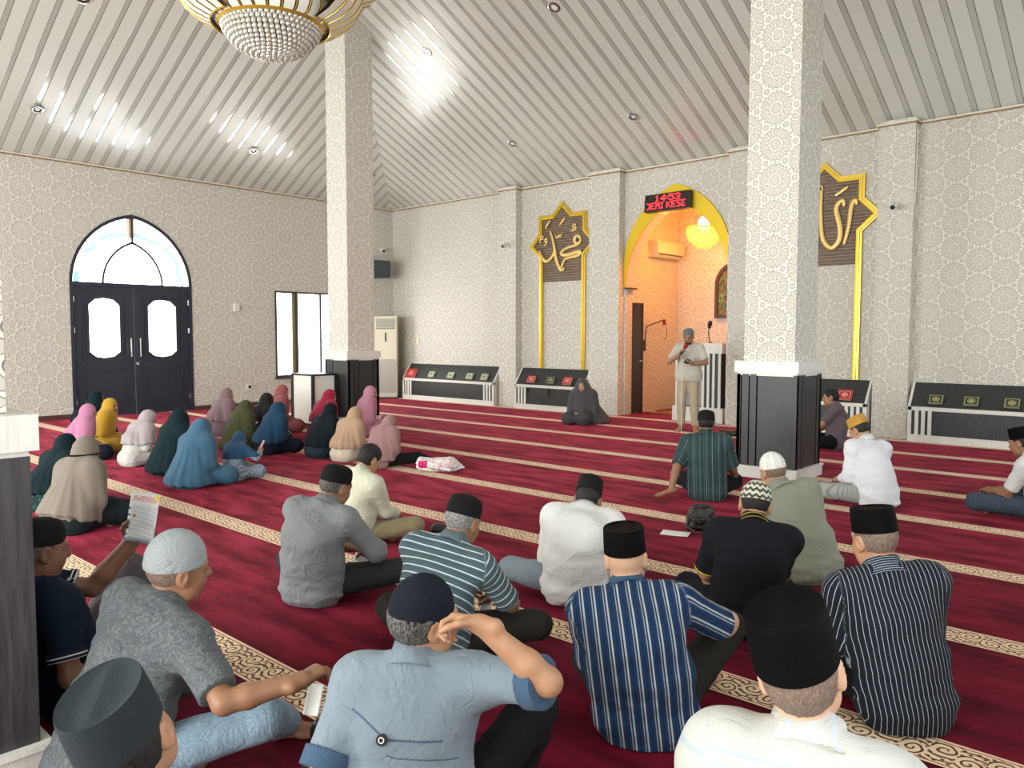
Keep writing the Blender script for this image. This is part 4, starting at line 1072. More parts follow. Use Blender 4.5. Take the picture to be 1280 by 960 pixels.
def st_attr(V, b, wide=False):
    """cloth coordinates: across and along the trunk, or around and along the sleeve"""
    out = np.zeros((len(V), 3), f32)
    X = V-b.chest; out[:, 0] = X @ b.Rt[:, 0]; out[:, 1] = X @ b.Rt[:, 2]
    side = X @ b.Rt[:, 1]; out[:, 0] += np.sign(out[:, 0])*np.maximum(0, np.abs(side)*.0)
    def seg(a, c, r):
        ba = c-a; t = np.clip(((V-a) @ ba)/(ba @ ba), 0, 1); return np.linalg.norm(V-a-t[:, None]*ba, axis=1)-r
    dt = np.minimum(seg(b.pel, b.chest, .165), seg(b.chest+b.Rt @ v3(-.07, 0, .04), b.chest+b.Rt @ v3(.07, 0, .04), .12))
    for s, sh in (('R', b.shR), ('L', b.shL)):
        el, wr = getattr(b, 'el'+s), getattr(b, 'wr'+s); sg = 1 if s == 'R' else -1
        d = np.minimum(seg(sh+(el-sh)*.28, el, .066), seg(el, wr, .055)); m = d < dt-.004
        a = nrm_(el-sh); e1 = nrm_(np.cross(a, b.Rt[:, 1])); e2 = np.cross(a, e1)
        fore = ((V-el) @ a) > 0
        q = V-sh; ang = np.arctan2(q @ e1, q @ e2)*.058
        out[m, 0] = ang[m]; out[m, 1] = -(q @ a)[m]; out[m, 2] = sg
    return out
def shirt_prims(b, p, sleeve=.62, loose=.018, hem=True):
    f = p.get('fat', 1.); stand = p.get('legs') == 'stand'
    cuts = [(b.neck+b.Rt @ v3(0, -.01, .012), b.Rt @ nrm_(v3(0, .35, 1)))]
    P = [ell(b.chest, (.160+loose*.6, .108+loose, .165), b.Rt, k=.06, cuts=cuts), ell((b.pel+b.chest)/2+b.Rm @ v3(0, -.008, 0), (.142*f+loose, .112*f+loose, .16), b.Rm, k=.07),
         cap(b.neck+b.Rt @ v3(-.115, -.012, -.052), b.neck+b.Rt @ v3(.115, -.012, -.052), .062, k=.06, cuts=cuts),
         cap(b.neck+b.Rt @ v3(0, -.012, -.05), b.neck+b.Rt @ v3(0, -.006, .0), .080, .068, k=.05, cuts=cuts)]
    if hem: P += [cap((b.pel+b.chest)/2, b.pel+v3(0, -.005 if stand else -.015, -.02 if not stand else -.12), .118*f+loose*.5, .122*f+loose*.6, k=.06, flat=((1, 0, 0), 1.45 if stand else 1.46), cuts=[(b.pel-v3(0, 0, .06), v3(0, 0, -1))] if stand else None)]
    if stand: P += [cap(b.pel+v3(-.07, 0, .0), b.pel+v3(.07, 0, .0), .140, k=.06, cuts=[(b.pel-v3(0, 0, .075), v3(0, 0, -1))])]
    if hem and not stand:
        P += [cap(b.pel+v3(-.07, -.035, -.055), b.pel+v3(.07, -.035, -.055), .095*f, k=.06)]
    for s, sh in (('R', b.shR), ('L', b.shL)):
        el, wr = getattr(b, 'el'+s), getattr(b, 'wr'+s)
        sl = p.get('sleeve'+s, sleeve); sg = 1 if s == 'R' else -1
        P += [cap(b.chest+b.Rt @ v3(.055*sg, -.012, .02), sh-b.Rt @ v3(.02*sg, .0, .012), .112+loose*.4, .070+loose*.2, k=.06, cuts=cuts), cap(b.neck+b.Rt @ v3(.03*sg, -.014, -.035), sh, .064, .058, k=.05, cuts=cuts)]
        if sl <= 1.05:
            end = sh+(el-sh)*min(sl, 1.0); P.append(cap(sh, end+(el-sh)*.1, .066+loose*.3, .056+loose*.5, k=.05, cuts=[(end, nrm_(el-sh))]))
        else:
            t = sl-1; end = el+(wr-el)*t; P += [cap(sh, el, .066+loose*.3, .052+loose*.35, k=.05), cap(el, end+(wr-el)*.1, .051+loose*.4, .040+loose*.3, k=.035, cuts=[(end, nrm_(wr-el))])]
    return P
def trouser_prims(b, p, grow=.013, length=.9):
    stand = p.get('legs') == 'stand'
    P = [cap(b.pel+v3(-.06, -.0, -.0), b.pel+v3(.06, -.0, -.0), .118, k=.05)]
    for s, hip in (('R', b.hipR), ('L', b.hipL)):
        kn, an = b.L['k'+s], b.L['a'+s]; end = kn+(an-kn)*length; cf = kn+(an-kn)*.32
        P += [cap(hip, kn, .088+grow*.5, .060+grow, k=.05), cap(kn, cf, .060+grow, .056+grow, k=.03), cap(cf, end+(an-kn)*.1, .056+grow, .044+grow*1.2, k=.03, cuts=[(end, nrm_(an-kn))])]
    return P
def cap_mesh(name, kind, b, mats, parent, tilt=0., seg=40, sc=1., hm=1.):
    """headwear lofted around the skull; kinds: songkok, kopiah, knit"""
    hs = b.hs*sc; R = np.asarray(b.Rh, float) @ np.asarray(rotm(0, -tilt, 0), float); o = np.asarray(b.head, float)+np.asarray(b.Rh, float) @ np.array((0, -.013, .0))*hs
    rings = []
    rx, ry = .0825, .1025
    if kind == 'songkok':
        z0, ht = .028, .098*hm
        prof = [(z0, .965, .965), (z0, 1.0, 1.0), (z0+ht*.5, .985, .99), (z0+ht*.93, .955, .965), (z0+ht, .93, .945), (z0+ht*.985, .89, .92)]
        top = [(.62, .80), (.30, .62), (.02, .5)]
    elif kind == 'kopiah':
        z0, ht = .018, .092
        prof = [(z0, .965, .965), (z0, 1.0, 1.0), (z0+.04, 1.0, 1.0), (z0+ht*.72, .95, .95), (z0+ht*.90, .85, .86), (z0+ht*.985, .70, .73)]; top = [(.45, .5), (.2, .25), (.01, .01)]
    else:
        z0, ht = .012, (.122 if kind == 'dome' else .112)
        prof = [(z0, .965, .965), (z0-.001, 1.0, 1.0), (z0+.014, 1.01, 1.01), (z0+.018, .995, .995)]+[(z0+.018+(ht-.018)*math.sin(t), .995*math.cos(t), .995*math.cos(t)) for t in (.25, .5, .75, 1.0, 1.22, 1.40)]; top = [(.05, .05), (.005, .005)]
    for z, fx, fy in prof: rings.append([(rx*fx*math.cos(2*PI*k/seg), ry*fy*math.sin(2*PI*k/seg), z) for k in range(seg)])
    zt = prof[-1][0]
    for fx, fy in top:
        ring = []
        for k in range(seg):
            x, y = rx*fx*math.cos(2*PI*k/seg), ry*fy*math.sin(2*PI*k/seg)
            z = zt-.012*(1-fx)**.5+.010*math.exp(-(x/.022)**2)*(1-fx*fx) if kind == 'songkok' else zt+.010*(1-fx)+.004
            if kind in ('knit', 'dome'): z = zt+.002*(1-fx)
            ring.append((x, y, z))
        rings.append(ring)
    V = np.array([q for r in rings for q in r])*hs @ R.T+o
    F = [(i*seg+k, i*seg+(k+1) % seg, (i+1)*seg+(k+1) % seg, (i+1)*seg+k) for i in range(len(rings)-1) for k in range(seg)]
    F.append(tuple((len(rings)-1)*seg+k for k in range(seg)))
    ob = mesh(name, V, F, mats, parent, True)
    loc = np.array([q for r in rings for q in r]); a = ob.data.attributes.new('st', 'FLOAT_VECTOR', 'POINT')
    a.data.foreach_set('vector', np.stack([np.arctan2(loc[:, 1]/ry, loc[:, 0]/rx), loc[:, 2], np.hypot(loc[:, 0], loc[:, 1])], 1).astype(f32).ravel())
    ob.data.set_sharp_from_angle(angle=.9)
    return ob
def collar_mesh(b, mat, parent, ht=.038, r=.066, name='collar', open_=.35):
    R = np.asarray(b.Rt, float) @ np.asarray(rotm(0, .35, 0), float); o = np.asarray(b.neck, float)+np.asarray(b.Rt, float) @ np.array((0, -.012, -.012))
    seg = 32; V = []; F = []
    ht = .052; r = .071
    A = [-(PI-open_)+2*(PI-open_)*k/seg for k in range(seg+1)]
    prof = [(r+.020, -.022), (r+.008, .0), (r-.003, ht), (r-.008, ht), (r-.008, -.01)]
    for a in A:
        for rr, z in prof: V.append((rr*1.06*math.sin(a), -rr*math.cos(a), z+.008*math.cos(a)))
    n = len(prof)
    for i in range(seg):
        for j in range(n): F.append((i*n+j, i*n+(j+1) % n, (i+1)*n+(j+1) % n, (i+1)*n+j))
    V = np.array(V) @ R.T+o
    ob = mesh(name, V, F, mat, parent, True)
    loc = (V-np.asarray(b.neck)); at = ob.data.attributes.new('st', 'FLOAT_VECTOR', 'POINT')
    at.data.foreach_set('vector', np.stack([V[:, 2]*0+np.repeat(np.array(A), n)*.07, np.tile(np.array([q[1] for q in prof]), seg+1), np.full(len(V), 5.)], 1).astype(f32).ravel())
    return ob

def fabric(name, rgb, pat=None, rough=.85, sheen=.12, weave=420, **o):
    key = 'fab_'+name
    if key in _pm: return _pm[key]
    b = MB(name); n = b.noise(scale=7, detail=3); fine = b.noise(scale=weave, detail=1)
    s = b.attr('st'); x, y, g = s
    c0 = tuple(rgb); base = b.mix(n, tuple(c*.9 for c in c0), tuple(min(1, c*1.08) for c in c0)); c = base
    if pat == 'stripe':                 # o: list of (period, offset, width, colour)
        for per, off, wd, colr in o['bands']:
            u = y if o.get('along') else x
            k = ((u+off)/per).fract(); m = k.lt(wd/per); c = b.mix(m, c, colr)
    elif pat == 'check':
        P = b.obj(); q = o['size']; u = ((P[0]/q).fract().lt(.5)); v = (((P[2]+P[1]*.4)/q).fract().lt(.5)); c = b.mix((u+v)*.5, o['c2'], rgb)
    elif pat == 'paisley':
        P = b.new('ShaderNodeTexCoord').outputs['Object']; v = b.noise(P, 26, 2, .5, 2.2); m = (v-.5).abs().sstep(.012, .05); c = b.mix(m, o['c2'], c)
    elif pat == 'floral':
        P = b.new('ShaderNodeTexCoord').outputs['Object']; v = b.voro(P, o.get('sc', 30), 'F1'); w = b.noise(P, o.get('sc', 30)*.8, 2); m = (v+w*.5).sstep(.50, .62); c = b.mix(m, o['c2'], c)
    elif pat == 'heather':
        P = b.obj(); v = b.noise(b.vec(P[0]*1.5, P[1]*1.5, P[2]*.15), 170, 2, .7); c = b.mix(v.sstep(.35, .7), c, o['c2'])
    elif pat == 'zigzag':
        z = ((x*(7/PI)).fract()-.5).abs(); k = ((y+z*.030)/.034+.30).fract(); c = b.mix(k.lt(.48), c, o['c2'])
    elif pat == 'knit':
        k = ((x*(16/PI)).fract()-.5).abs(); m = ((k*.02+y)/.012).fract(); c = b.mix(m.lt(.45)*o.get('amt', .3), c, o['c2'])
    elif pat == 'dots':
        u = ((x*6).fract()-.5); v = ((y/.012).fract()-.5); d = (u*u+v*v).sqrt().lt(.22)*((x*1.5).fract().lt(.45)); c = b.mix(d, c, o['c2'])
    elif pat == 'yoke':                  # piping line across the back
        ln = (y-.012-(x*-1.-.03).max(0.)*.55).abs().lt(.0035)*g.abs().lt(.5)*x.lt(.12); l2 = (y+.035-(x.abs()*.10)+(x*.12)).abs().lt(.0022)*g.abs().lt(.5)*x.gt(-.03)*x.lt(.16); ln = ln.max(l2); c = b.mix(ln, c, o['c2'])
        v = b.noise(scale=300, detail=2); c = b.mix(v.sstep(.4, .7)*.35, c, tuple(q*1.35 for q in rgb))
    lum = sum(rgb)/3; b.col(c).set(rough=rough, sheen=sheen*min(1, lum/.12)*.6, spec=o.get('spec', .2 if lum > .06 else .10))
    cr = b.noise(scale=7.5, detail=3, rough=.55, dist=1.4)
    b.bump(fine*.12+(cr-.5).abs()*o.get('crease', .9)*1.3, .022, .8)
    _pm[key] = b.m
    return b.m
def local(pos, phi, sc, w):
    d = np.array(w, float)-np.array((pos[0], pos[1], 0)); c, s = math.cos(phi), math.sin(phi)
    return np.array((d[0]*c+d[1]*s, -d[0]*s+d[1]*c, d[2]))/sc
def fit_pose(p, target):
    """lean, rounding and sideways tilt of the spine that carry the head to a given place"""
    q = np.array((p.get('lean', .15), p.get('curve', .4), p.get('roll', 0.)))
    def r(q):
        b = skeleton({**p, 'lean': q[0], 'curve': q[1], 'roll': q[2]})
        return np.concatenate([b.head-target, .012*(q-np.array((.2, .45, 0)))])
    for _ in range(25):
        e = r(q); J = np.stack([(r(q+np.eye(3)[i]*1e-3)-e)/1e-3 for i in range(3)], 1)
        q = q-np.clip(np.linalg.lstsq(J.T @ J+1e-5*np.eye(3), J.T @ e, rcond=None)[0], -.15, .15)
        q = np.clip(q, (-.25, -.1, -.45), (.9, 1.3, .45))
    p.update(lean=float(q[0]), curve=float(q[1]), roll=float(q[2]))
def place(p, pos, phi, sc, label, group, h):
    phi = math.radians(phi)
    for k in ('handR', 'handL'):
        if k+'W' in p: p[k] = local(pos, phi, sc, p[k+'W'])
    if 'headW' in p: fit_pose(p, local(pos, phi, sc, p['headW']))
    b = skeleton(p)
    o = make_body(p, b, h, SKIN[p.get('skin', 'tan')], p.get('hands', True), p.get('feet', True))
    o.location = (pos[0], pos[1], p.get('z', 0.)); o.rotation_euler = (0, 0, phi); o.scale = (sc,)*3
    tag(o, label, 'person', group)
    return o, b
_seed = [10]
def man(pos, phi, label, p, shirt, trousers, cap=None, hair='black', collar=True, sc=.95, h=.011, sleeve=.62, cuff=None, group='men seated on the carpet', amp=.006, shirt_o={}):
    o, b = place(p, pos, phi, sc, label, group, h); _seed[0] += 1; sd = _seed[0]
    hp = shirt_prims(b, p, sleeve, **shirt_o)
    V, Q = solid(hp, h*.85, noise=lambda P: -amp*(.8*folds(P, sd, (4.5, 4.5, 8))+(.5+1.1*np.clip((.32-P[2])/.3, 0, 1))*folds(P, sd+7, (4, 4, 17))*.8))
    sh = np_mesh('shirt', V, Q, shirt, o, st_attr(V, b))
    if collar: collar_mesh(b, collar if not isinstance(collar, bool) else shirt, sh)
    if cuff:
        for s, s0 in (('R', b.shR), ('L', b.shL)):
            el = getattr(b, 'el'+s); sl = p.get('sleeve'+s, sleeve); e = s0+(el-s0)*sl; n = nrm_(el-s0)
            V, Q = solid([q for q in hp if q[0] == 'cap' and q[8] and np.linalg.norm(q[8][0][0]-e) < 1e-3], h*.6, grow=.004, clip=[(e-n*cuff[1], -n), (e+n*.004, n)])
            if len(Q): np_mesh('sleeve_cuff', V, Q, cuff[0], sh, st_attr(V, b))
    V, Q = solid(trouser_prims(b, p, length=p.get('tlen', .9)), h, clip=[(b.pel+v3(0, 0, .02), v3(0, 0, 1))] if p.get('legs') == 'stand' else None, noise=lambda P: -.004*folds(P, sd+50, (10, 10, 10)))
    np_mesh('trousers', V, Q, trousers, o, st_attr(V, b))
    dress_head(o, b, p, cap, hair, h)
    return o, b
def dress_head(o, b, p, cap, hair, h):
    hs = b.hs
    if hair:
        g, nape = p.get('caphair', (.009, -.062)) if cap else (p.get('hairg', .017), -.066)
        cuts = [(v3(0, .050 if cap else .072, .045), nrm_((0, .8, -.55))), (v3(0, -.06, nape), nrm_((0, -.25, -1)))]
        if cap: cuts.append((v3(0, 0, .07 if g < .012 else .026), v3(0, 0, 1)))
        H_ = [ell((0, -.014, .014), (.0745+g*.7, .094+g, .093+g), k=.01, cuts=cuts)]
        for s in (-1, 1): H_.append(ell((.092*s, -.002, -.022), (.030+g, .030, .042), k=.008, op='-'))
        V, Q = solid(xform(H_, b.Rh, b.head, hs), max(.0032, h*.4), noise=lambda P: -.0016*folds(P, 3, (60, 60, 60), 3), floor=False)
        np_mesh('hair', V, Q, HAIR[hair], o)
    if cap: cap_mesh({'knit': 'knit_cap', 'dome': 'soft_cap', 'kopiah': 'soft_cap'}.get(cap[0], cap[0]), cap[0], b, cap[1], o, cap[2] if len(cap) > 2 else .12, sc=cap[3] if len(cap) > 3 else 1., hm=cap[4] if len(cap) > 4 else 1.)
    if p.get('glasses'):
        g = BM(); f = lambda x, y, z: b.head+b.Rh @ (v3(x, y, z)*hs)
        for s in (-1, 1):
            g.tube([f(.032*s+.020*math.cos(t), .098, -.010+.016*math.sin(t)) for t in [2*PI*i/16 for i in range(17)]], .0018, 6)
            g.tube([f(.052*s, .096, -.004), f(.078*s, .06, -.002), f(.083*s, -.005, .0)], .0016, 6)
        g.tube([f(-.012, .099, -.008), f(.012, .099, -.008)], .0016, 6); g.build('glasses', BLACK, o, True)
def woman(pos, phi, label, p, scarf, dress, sc=.92, h=.013, hem=(.30, .22), group='women seated on the carpet', skirt=None, band=None, dress_skirt=True, amp=.010, inner=None):
    p.setdefault('ear', False); p.setdefault('legs', 'narrow'); p.setdefault('shoulder', .155); p.setdefault('skin', 'tan')
    hw = p['headW']; off = p.get('off', .12); a = math.radians(phi)
    pos = (hw[0]+off*math.sin(a), hw[1]-off*math.cos(a)); sc = p.get('sc', min(.95, max(.6, hw[2]/.765)))
    o, b = place(p, pos, phi, sc, label, group, h); _seed[0] += 1; sd = _seed[0]
    Rh, Rt = b.Rh, b.Rt
    D = shirt_prims(b, p, 1.93, .022)
    S = []
    S += [cap(b.pel+v3(-.06, -.02, -.02), b.pel+v3(.06, -.02, -.02), .132, k=.09)]
    for s, hip in (('R', b.hipR), ('L', b.hipL)):
        kn, an = b.L['k'+s], b.L['a'+s]
        S += [cap(b.L['kR'], b.L['kL'], .075, k=.12)] if s == 'R' else []; S += [cap(hip, kn, .115, .085, k=.09), cap(kn, an+(an-kn)*-.03, .085, .070, k=.09)]
    nz = lambda P: -.006*folds(P, sd+9, (8, 8, 10))
    if skirt is None:
        V, Q = solid(D+S, h, noise=nz); np_mesh('dress', V, Q, dress, o, st_attr(V, b))
    else:
        V, Q = solid(D, h, noise=nz); np_mesh('blouse', V, Q, dress, o, st_attr(V, b))
        if p.get('trousers'): V, Q = solid(trouser_prims(b, p, .022), h, noise=nz); np_mesh('trousers', V, Q, skirt, o, st_attr(V, b))
        else: V, Q = solid(S, h, noise=nz); np_mesh('skirt', V, Q, skirt, o, st_attr(V, b))
    hz, hr = hem
    at = lambda x, y, z: b.head+Rh @ (v3(x, y, z)*b.hs)
    base = v3(b.chest[0]*.35, b.chest[1]*.35-.02, hz+.03)
    K = [ell(at(0, -.014, .010), (.0895, .110, .110), Rh, k=.03), cap(at(0, .005, -.06), at(0, -.01, -.13), .088, .085, k=.05),
         cap(at(0, -.03, -.05), b.neck+Rt @ v3(0, -.02, -.02), .088, .100, k=.06), cap(b.shR*.93+b.shL*.07, b.shL*.93+b.shR*.07, .080, k=.08),
         cap(b.neck+Rt @ v3(0, .03, -.03), b.chest+Rt @ v3(0, .06, -.02), .10, .12, k=.08, flat=(Rt[:, 0], 1.25)),
         cap(b.chest+Rt @ v3(0, -.01, .06), base, .150, hr, k=.09, flat=((1, 0, 0), 1.22), cuts=[(v3(0, 0, hz), nrm_(v3(0, p.get('hemslope', .0), -1)))])]
    K += inflate([q for q in D if q[0] == 'ell' or (q[0] == 'cap' and q[8] is None)][:6], .022, hz)
    if p.get('drape', 0): K += [cap(at(0, -.035, -.03), b.chest+Rt @ v3(0, -.03, .03), .095, .15, k=.09), cap(at(.03, -.02, -.06), b.shR*.8+b.shL*.2, .085, .095, k=.08), cap(at(-.03, -.02, -.06), b.shL*.8+b.shR*.2, .085, .095, k=.08)]
    if p.get('scarf_arms', True):
        for s, sh_ in (('R', b.shR), ('L', b.shL)):
            el, wr = getattr(b, 'el'+s), getattr(b, 'wr'+s); K.append(cap(sh_, sh_+(el-sh_)*.9, .080, .075, k=.08, cuts=[(v3(0, 0, hz), v3(0, 0, -1))]))
    K.append(ell(at(0, .130, -.020), (.057, .090, .084), Rh, k=.012, op='-'))
    ax = b.neck
    def nz2(P):
        x, y, z = P[0]-b.chest[0]*.6, P[1]-b.chest[1]*.6, P[2]
        th = np.arctan2(x, y); t = np.clip((b.neck[2]+.03-z)/.35, 0, 1); rs = np.random.RandomState(sd); ph = rs.uniform(0, 6, 4)
        w = np.sin(9*th+ph[0]+1.3*np.sin(3*th+ph[1])+2*z)+.6*np.sin(17*th+ph[2]+3*z)
        hd = np.clip((z-b.neck[2])/.2, 0, 1)
        return (amp*t*w*.55-.0035*hd*folds(P, sd, (10, 10, 22))).astype(f32)
    V, Q = solid(K, h*.8, noise=nz2); sc_o = np_mesh('headscarf', V, Q, scarf, o, st_attr(V, b))
    if inner:
        V, Q = solid([ell(at(0, -.010, .006), (.0865, .107, .106), Rh, k=.02), ell(at(0, .128, -.030), (.046, .084, .074), Rh, k=.01, op='-')], .006, floor=False); np_mesh('inner_cap', V, Q, inner, o)
    if band:
        t = BM(); pts = []
        for k in range(25):
            a = 2*PI*k/24; pts.append(at(.114*math.sin(a), -.018-.142*math.cos(a), -.050-.030*math.cos(a)))
        t.tube(pts, .008, 8); t.build('head_band', band, sc_o, True)
    return o, b

# ------------------------------------------------------------------ the congregation
BLK = fabric('black_felt', (.010, .010, .011), rough=.75, sheen=.06, crease=.05)
VELVET = fabric('black_velvet', (.0022, .0022, .0026), spec=.06, rough=.65, sheen=.05, crease=.03)
SLATE = fabric('slate_felt', (.022, .030, .036), rough=.8, sheen=.15, crease=.05)
BLKTR = fabric('black_trousers', (.010, .010, .013))
DARKTR = fabric('dark_brown_trousers', (.022, .020, .017))
GREYTR = fabric('charcoal_trousers', (.030, .032, .034))
KHAKI = fabric('khaki_trousers', (.26, .215, .125)); JEANS = fabric('light_blue_jeans', (.16, .25, .34), 'heather', c2=(.30, .40, .49))
WOVEN_WHITE = (.70, .705, .69)

def men():
    M = {}
    M['dark'] = man((-1.38, .34), 58, 'person seen from behind, foremost at the left, in slate felt cap with dark hair', dict(headW=(-1.335, .468, .865), head=(-.05, -.28, -.38), skin='tan', torso=1.3),
        fabric('charcoal_shirt', (.03, .032, .036)), BLKTR, ('songkok', SLATE, -.02, 1.06), 'black', h=.009)
    M['paisley'] = man((-2.645, .925), 16, 'person in grey paisley shirt and light jeans stretching out the right arm', dict(headW=(-2.525, 1.055, .815), head=(-.42, .08, .05), skin='brown', handRW=(-2.10, 1.33, .42), hintR=(.3, -.4, -.35), palmR=(0, -.2, -1), curlR=(.75, .08, .9),
        handL=(-.20, .32, .22), legset=dict(kR=(.42, .34, .22), aR=(.30, .60, .06), fR=(.85, .5, -.1)), tlen=.86, fat=1.08, torso=1.2),
        fabric('grey_paisley_shirt', (.085, .098, .108), 'paisley', c2=(.15, .165, .175)), JEANS, ('dome', fabric('grey_knit', (.30, .335, .345), 'knit', c2=(.20, .225, .23)), .10, 1.06), 'stubble', h=.009, sleeve=.86, amp=.008, shirt_o=dict(loose=.026))
    M['navy'] = man((-3.37, 1.08), 4, 'person in navy polo holding up a printed sheet beside the near pillar', dict(headW=(-3.31, .965, .70), head=(-.05, .15, 0), skin='dark', legs='kneeupL', legset=dict(kL=(-.12, .32, .50), aL=(-.10, .48, .08)), handLW=(-3.30, 1.30, .655), hintL=(.2, .3, -.9), fdirL=(.25, .35, .9), palmL=(.8, -.5, -.1), curlL=(.55, .1, .8), handR=(.30, .12, .24), hintR=(.2, -.5, -.6)),
        fabric('navy_polo', (.008, .017, .034)), fabric('taupe_trousers', (.085, .075, .078)), ('kopiah', BLK, .1), 'salt', h=.009, sleeve=.75, cuff=(fabric('white_tipped_rib', (.012, .02, .04), 'stripe', along=True, bands=[(.016, 0, .005, (.7, .7, .7))]), .03))
    M['white'] = man((-4.56, 3.36), 8, 'bareheaded young person in cream shirt and khaki trousers, head bowed', dict(headW=(-4.487, 3.431, .63), head=(-.20, .35, .05), skin='tan', handR=(.14, .34, .22), handL=(-.02, .36, .22), legset=dict(kR=(.40, .28, .16))),
        fabric('cream_shirt', (.60, .60, .47)), KHAKI, None, 'black', h=.011, sleeve=1.9, amp=.006, sc=.86)
    M['grey'] = man((-3.74, 2.46), 24, 'person in grey shirt and soft black cap seated cross-legged reading', dict(headW=(-3.70, 2.585, .655), head=(-.30, .30, .05), skin='brown', handR=(.20, .33, .24), handL=(.06, .35, .24), hintR=(.9, -.2, -.5), legset=dict(kR=(.44, .30, .15))),
        fabric('grey_shirt', (.20, .215, .225), crease=1.2), GREYTR, ('kopiah', BLK, .06, 1.03), 'salt', h=.010, sleeve=1.15, amp=.006, shirt_o=dict(loose=.036))
    M['teal'] = man((-2.62, 2.36), 26, 'person in teal polo with thin white horizontal stripes and round black cap', dict(headW=(-2.53, 2.41, .665), head=(-.22, .35, .03), skin='brown', handR=(.22, .32, .24), handL=(.02, .36, .25), hintR=(.8, -.3, -.5), legset=dict(kR=(.44, .27, .14))),
        fabric('teal_striped_polo', (.075, .115, .135), 'stripe', along=True, bands=[(.036, 0, .006, (.58, .66, .69)), (.036, .012, .003, (.04, .07, .085))]), DARKTR, ('kopiah', BLK, .02, 1.02), 'grey', h=.010, sleeve=.92, collar=fabric('teal_collar', (.12, .17, .19)))
    M['blue'] = man((-1.60, 1.325), 34, 'person in pale blue shirt resting the chin on the right hand', dict(headW=(-1.582, 1.343, .752), head=(-.85, .02, .10), skin='tan', legs='kneeup', legset=dict(kR=(.34, .30, .40), aR=(.26, .44, .08)), handRW=(-1.412, 1.431, .745), hintR=(.8, .1, -.75), fdirR=(-.95, .15, .05), palmR=(-.45, -.55, -.7), curlR=(1.05, .04, .8), handL=(-.20, .08, .12), hintL=(-.25, -.9, -.2), caphair=(.018, -.085), fdirL=(-.3, .6, -.7), shrugR=.02, fat=1.06),
        fabric('pale_blue_shirt', (.19, .24, .285), 'yoke', c2=(.055, .085, .14)), BLKTR, ('dome', fabric('navy_cap', (.010, .013, .02), rough=.85), .10, 1.04), 'salt', h=.008, sleeve=.95, cuff=(fabric('navy_cuff', (.05, .095, .16)), .055), amp=.008, shirt_o=dict(loose=.028))
    M['tunic'] = man((-2.67, 3.46), 36, 'person in long-sleeved white shirt bowed forward, dark cap tipped down', dict(headW=(-2.60, 3.49, .59), head=(-.1, .8, .05), neck=.8, skin='brown', handR=(.10, .36, .2), handL=(-.10, .36, .2), legset=dict(kL=(-.40, .22, .12))),
        fabric('white_shirt', WOVEN_WHITE), fabric('faded_jeans', (.19, .235, .27)), ('songkok', BLK, .12, 1.02), 'black', h=.011, sleeve=1.9, amp=.006, shirt_o=dict(loose=.03), collar=fabric('greyish_collar', (.35, .36, .37)))
    M['stripe'] = man((-1.55, 2.45), 32, 'person in blue and white vertically striped shirt, black velvet cap, arm on raised knee', dict(headW=(-1.64, 2.44, .66), head=(.02, -.02, -.02), skin='light', legs='kneeup', legset=dict(kL=(-.25, .38, .13), kR=(.34, .33, .34), aR=(.24, .46, .08), fR=(.6, .8, -.2)), handR=(.36, .40, .36), hintR=(.8, -.1, -.5), handL=(-.1, .32, .25), fat=1.05),
        fabric('blue_white_stripes', (.012, .036, .095), 'stripe', bands=[(.046, .004, .0065, (.40, .42, .40)), (.046, .014, .004, (.26, .29, .31)), (.046, .030, .003, (.008, .015, .04))]), DARKTR, ('songkok', VELVET, .0, 1.06), None, h=.009, sleeve=.95, amp=.007, shirt_o=dict(loose=.036), collar=fabric('blue_collar', (.03, .085, .17)))
    M['green'] = man((-3.46, 6.47), 26, 'person in dark green striped shirt leaning on the left hand beside the pillar', dict(legs='narrow', headW=(-3.52, 6.55, .705), head=(0, .12, 0), skin='brown', handL=(-.34, -.22, .06), hintL=(-.6, -.7, .2), fdirL=(-.85, -.35, -.25), palmL=(0, 0, -1), curlL=(.08, .2, .2), handR=(.25, .33, .2), roll=0),
        fabric('dark_green_stripes', (.030, .055, .060), 'stripe', bands=[(.058, 0, .0028, (.26, .31, .30)), (.037, .02, .0018, (.12, .16, .16))]), BLKTR, ('kopiah', BLK, .02, 1.04), 'black', h=.009, sleeve=.95, shirt_o=dict(loose=.03))
    M['black'] = man((-1.74, 3.66), 34, 'person in black polo with yellow trim and zigzag knitted cap', dict(legs='narrow', headW=(-1.70, 3.72, .655), head=(-.15, .45, .05), skin='tan', handL=(-.14, .34, .2), hintL=(-.4, -.4, -.8), handR=(.1, .36, .2), fat=1.05),
        fabric('black_polo', (.010, .011, .015), crease=.5), BLKTR, ('knit', fabric('zigzag_knit', (.60, .58, .50), 'zigzag', c2=(.065, .060, .042), crease=.2), .12, 1.04), 'black', h=.010, sleeve=.92, cuff=(fabric('yellow_tipped_rib', (.012, .012, .016), 'stripe', along=True, bands=[(.03, .006, .008, (.62, .50, .02))]), .03), collar=fabric('yellow_edged_collar', (.012, .012, .016), 'stripe', along=True, bands=[(.05, .030, .010, (.60, .50, .05))]))
    M['sage'] = man((-1.83, 4.73), 44, 'person in sage green shirt and white dotted cap in front of the pillar', dict(legs='narrow', headW=(-2.085, 4.78, .685), head=(.15, .25, -.05), skin='tan', handL=(-.1, .38, .2), handR=(.05, .38, .2), fat=1.08),
        fabric('sage_shirt', (.235, .25, .195)), DARKTR, ('knit', fabric('white_dotted_cap', (.72, .72, .68), 'dots', c2=(.16, .16, .15), crease=.1), .10), 'stubble', h=.012, sleeve=1.9, amp=.006, shirt_o=dict(loose=.04))
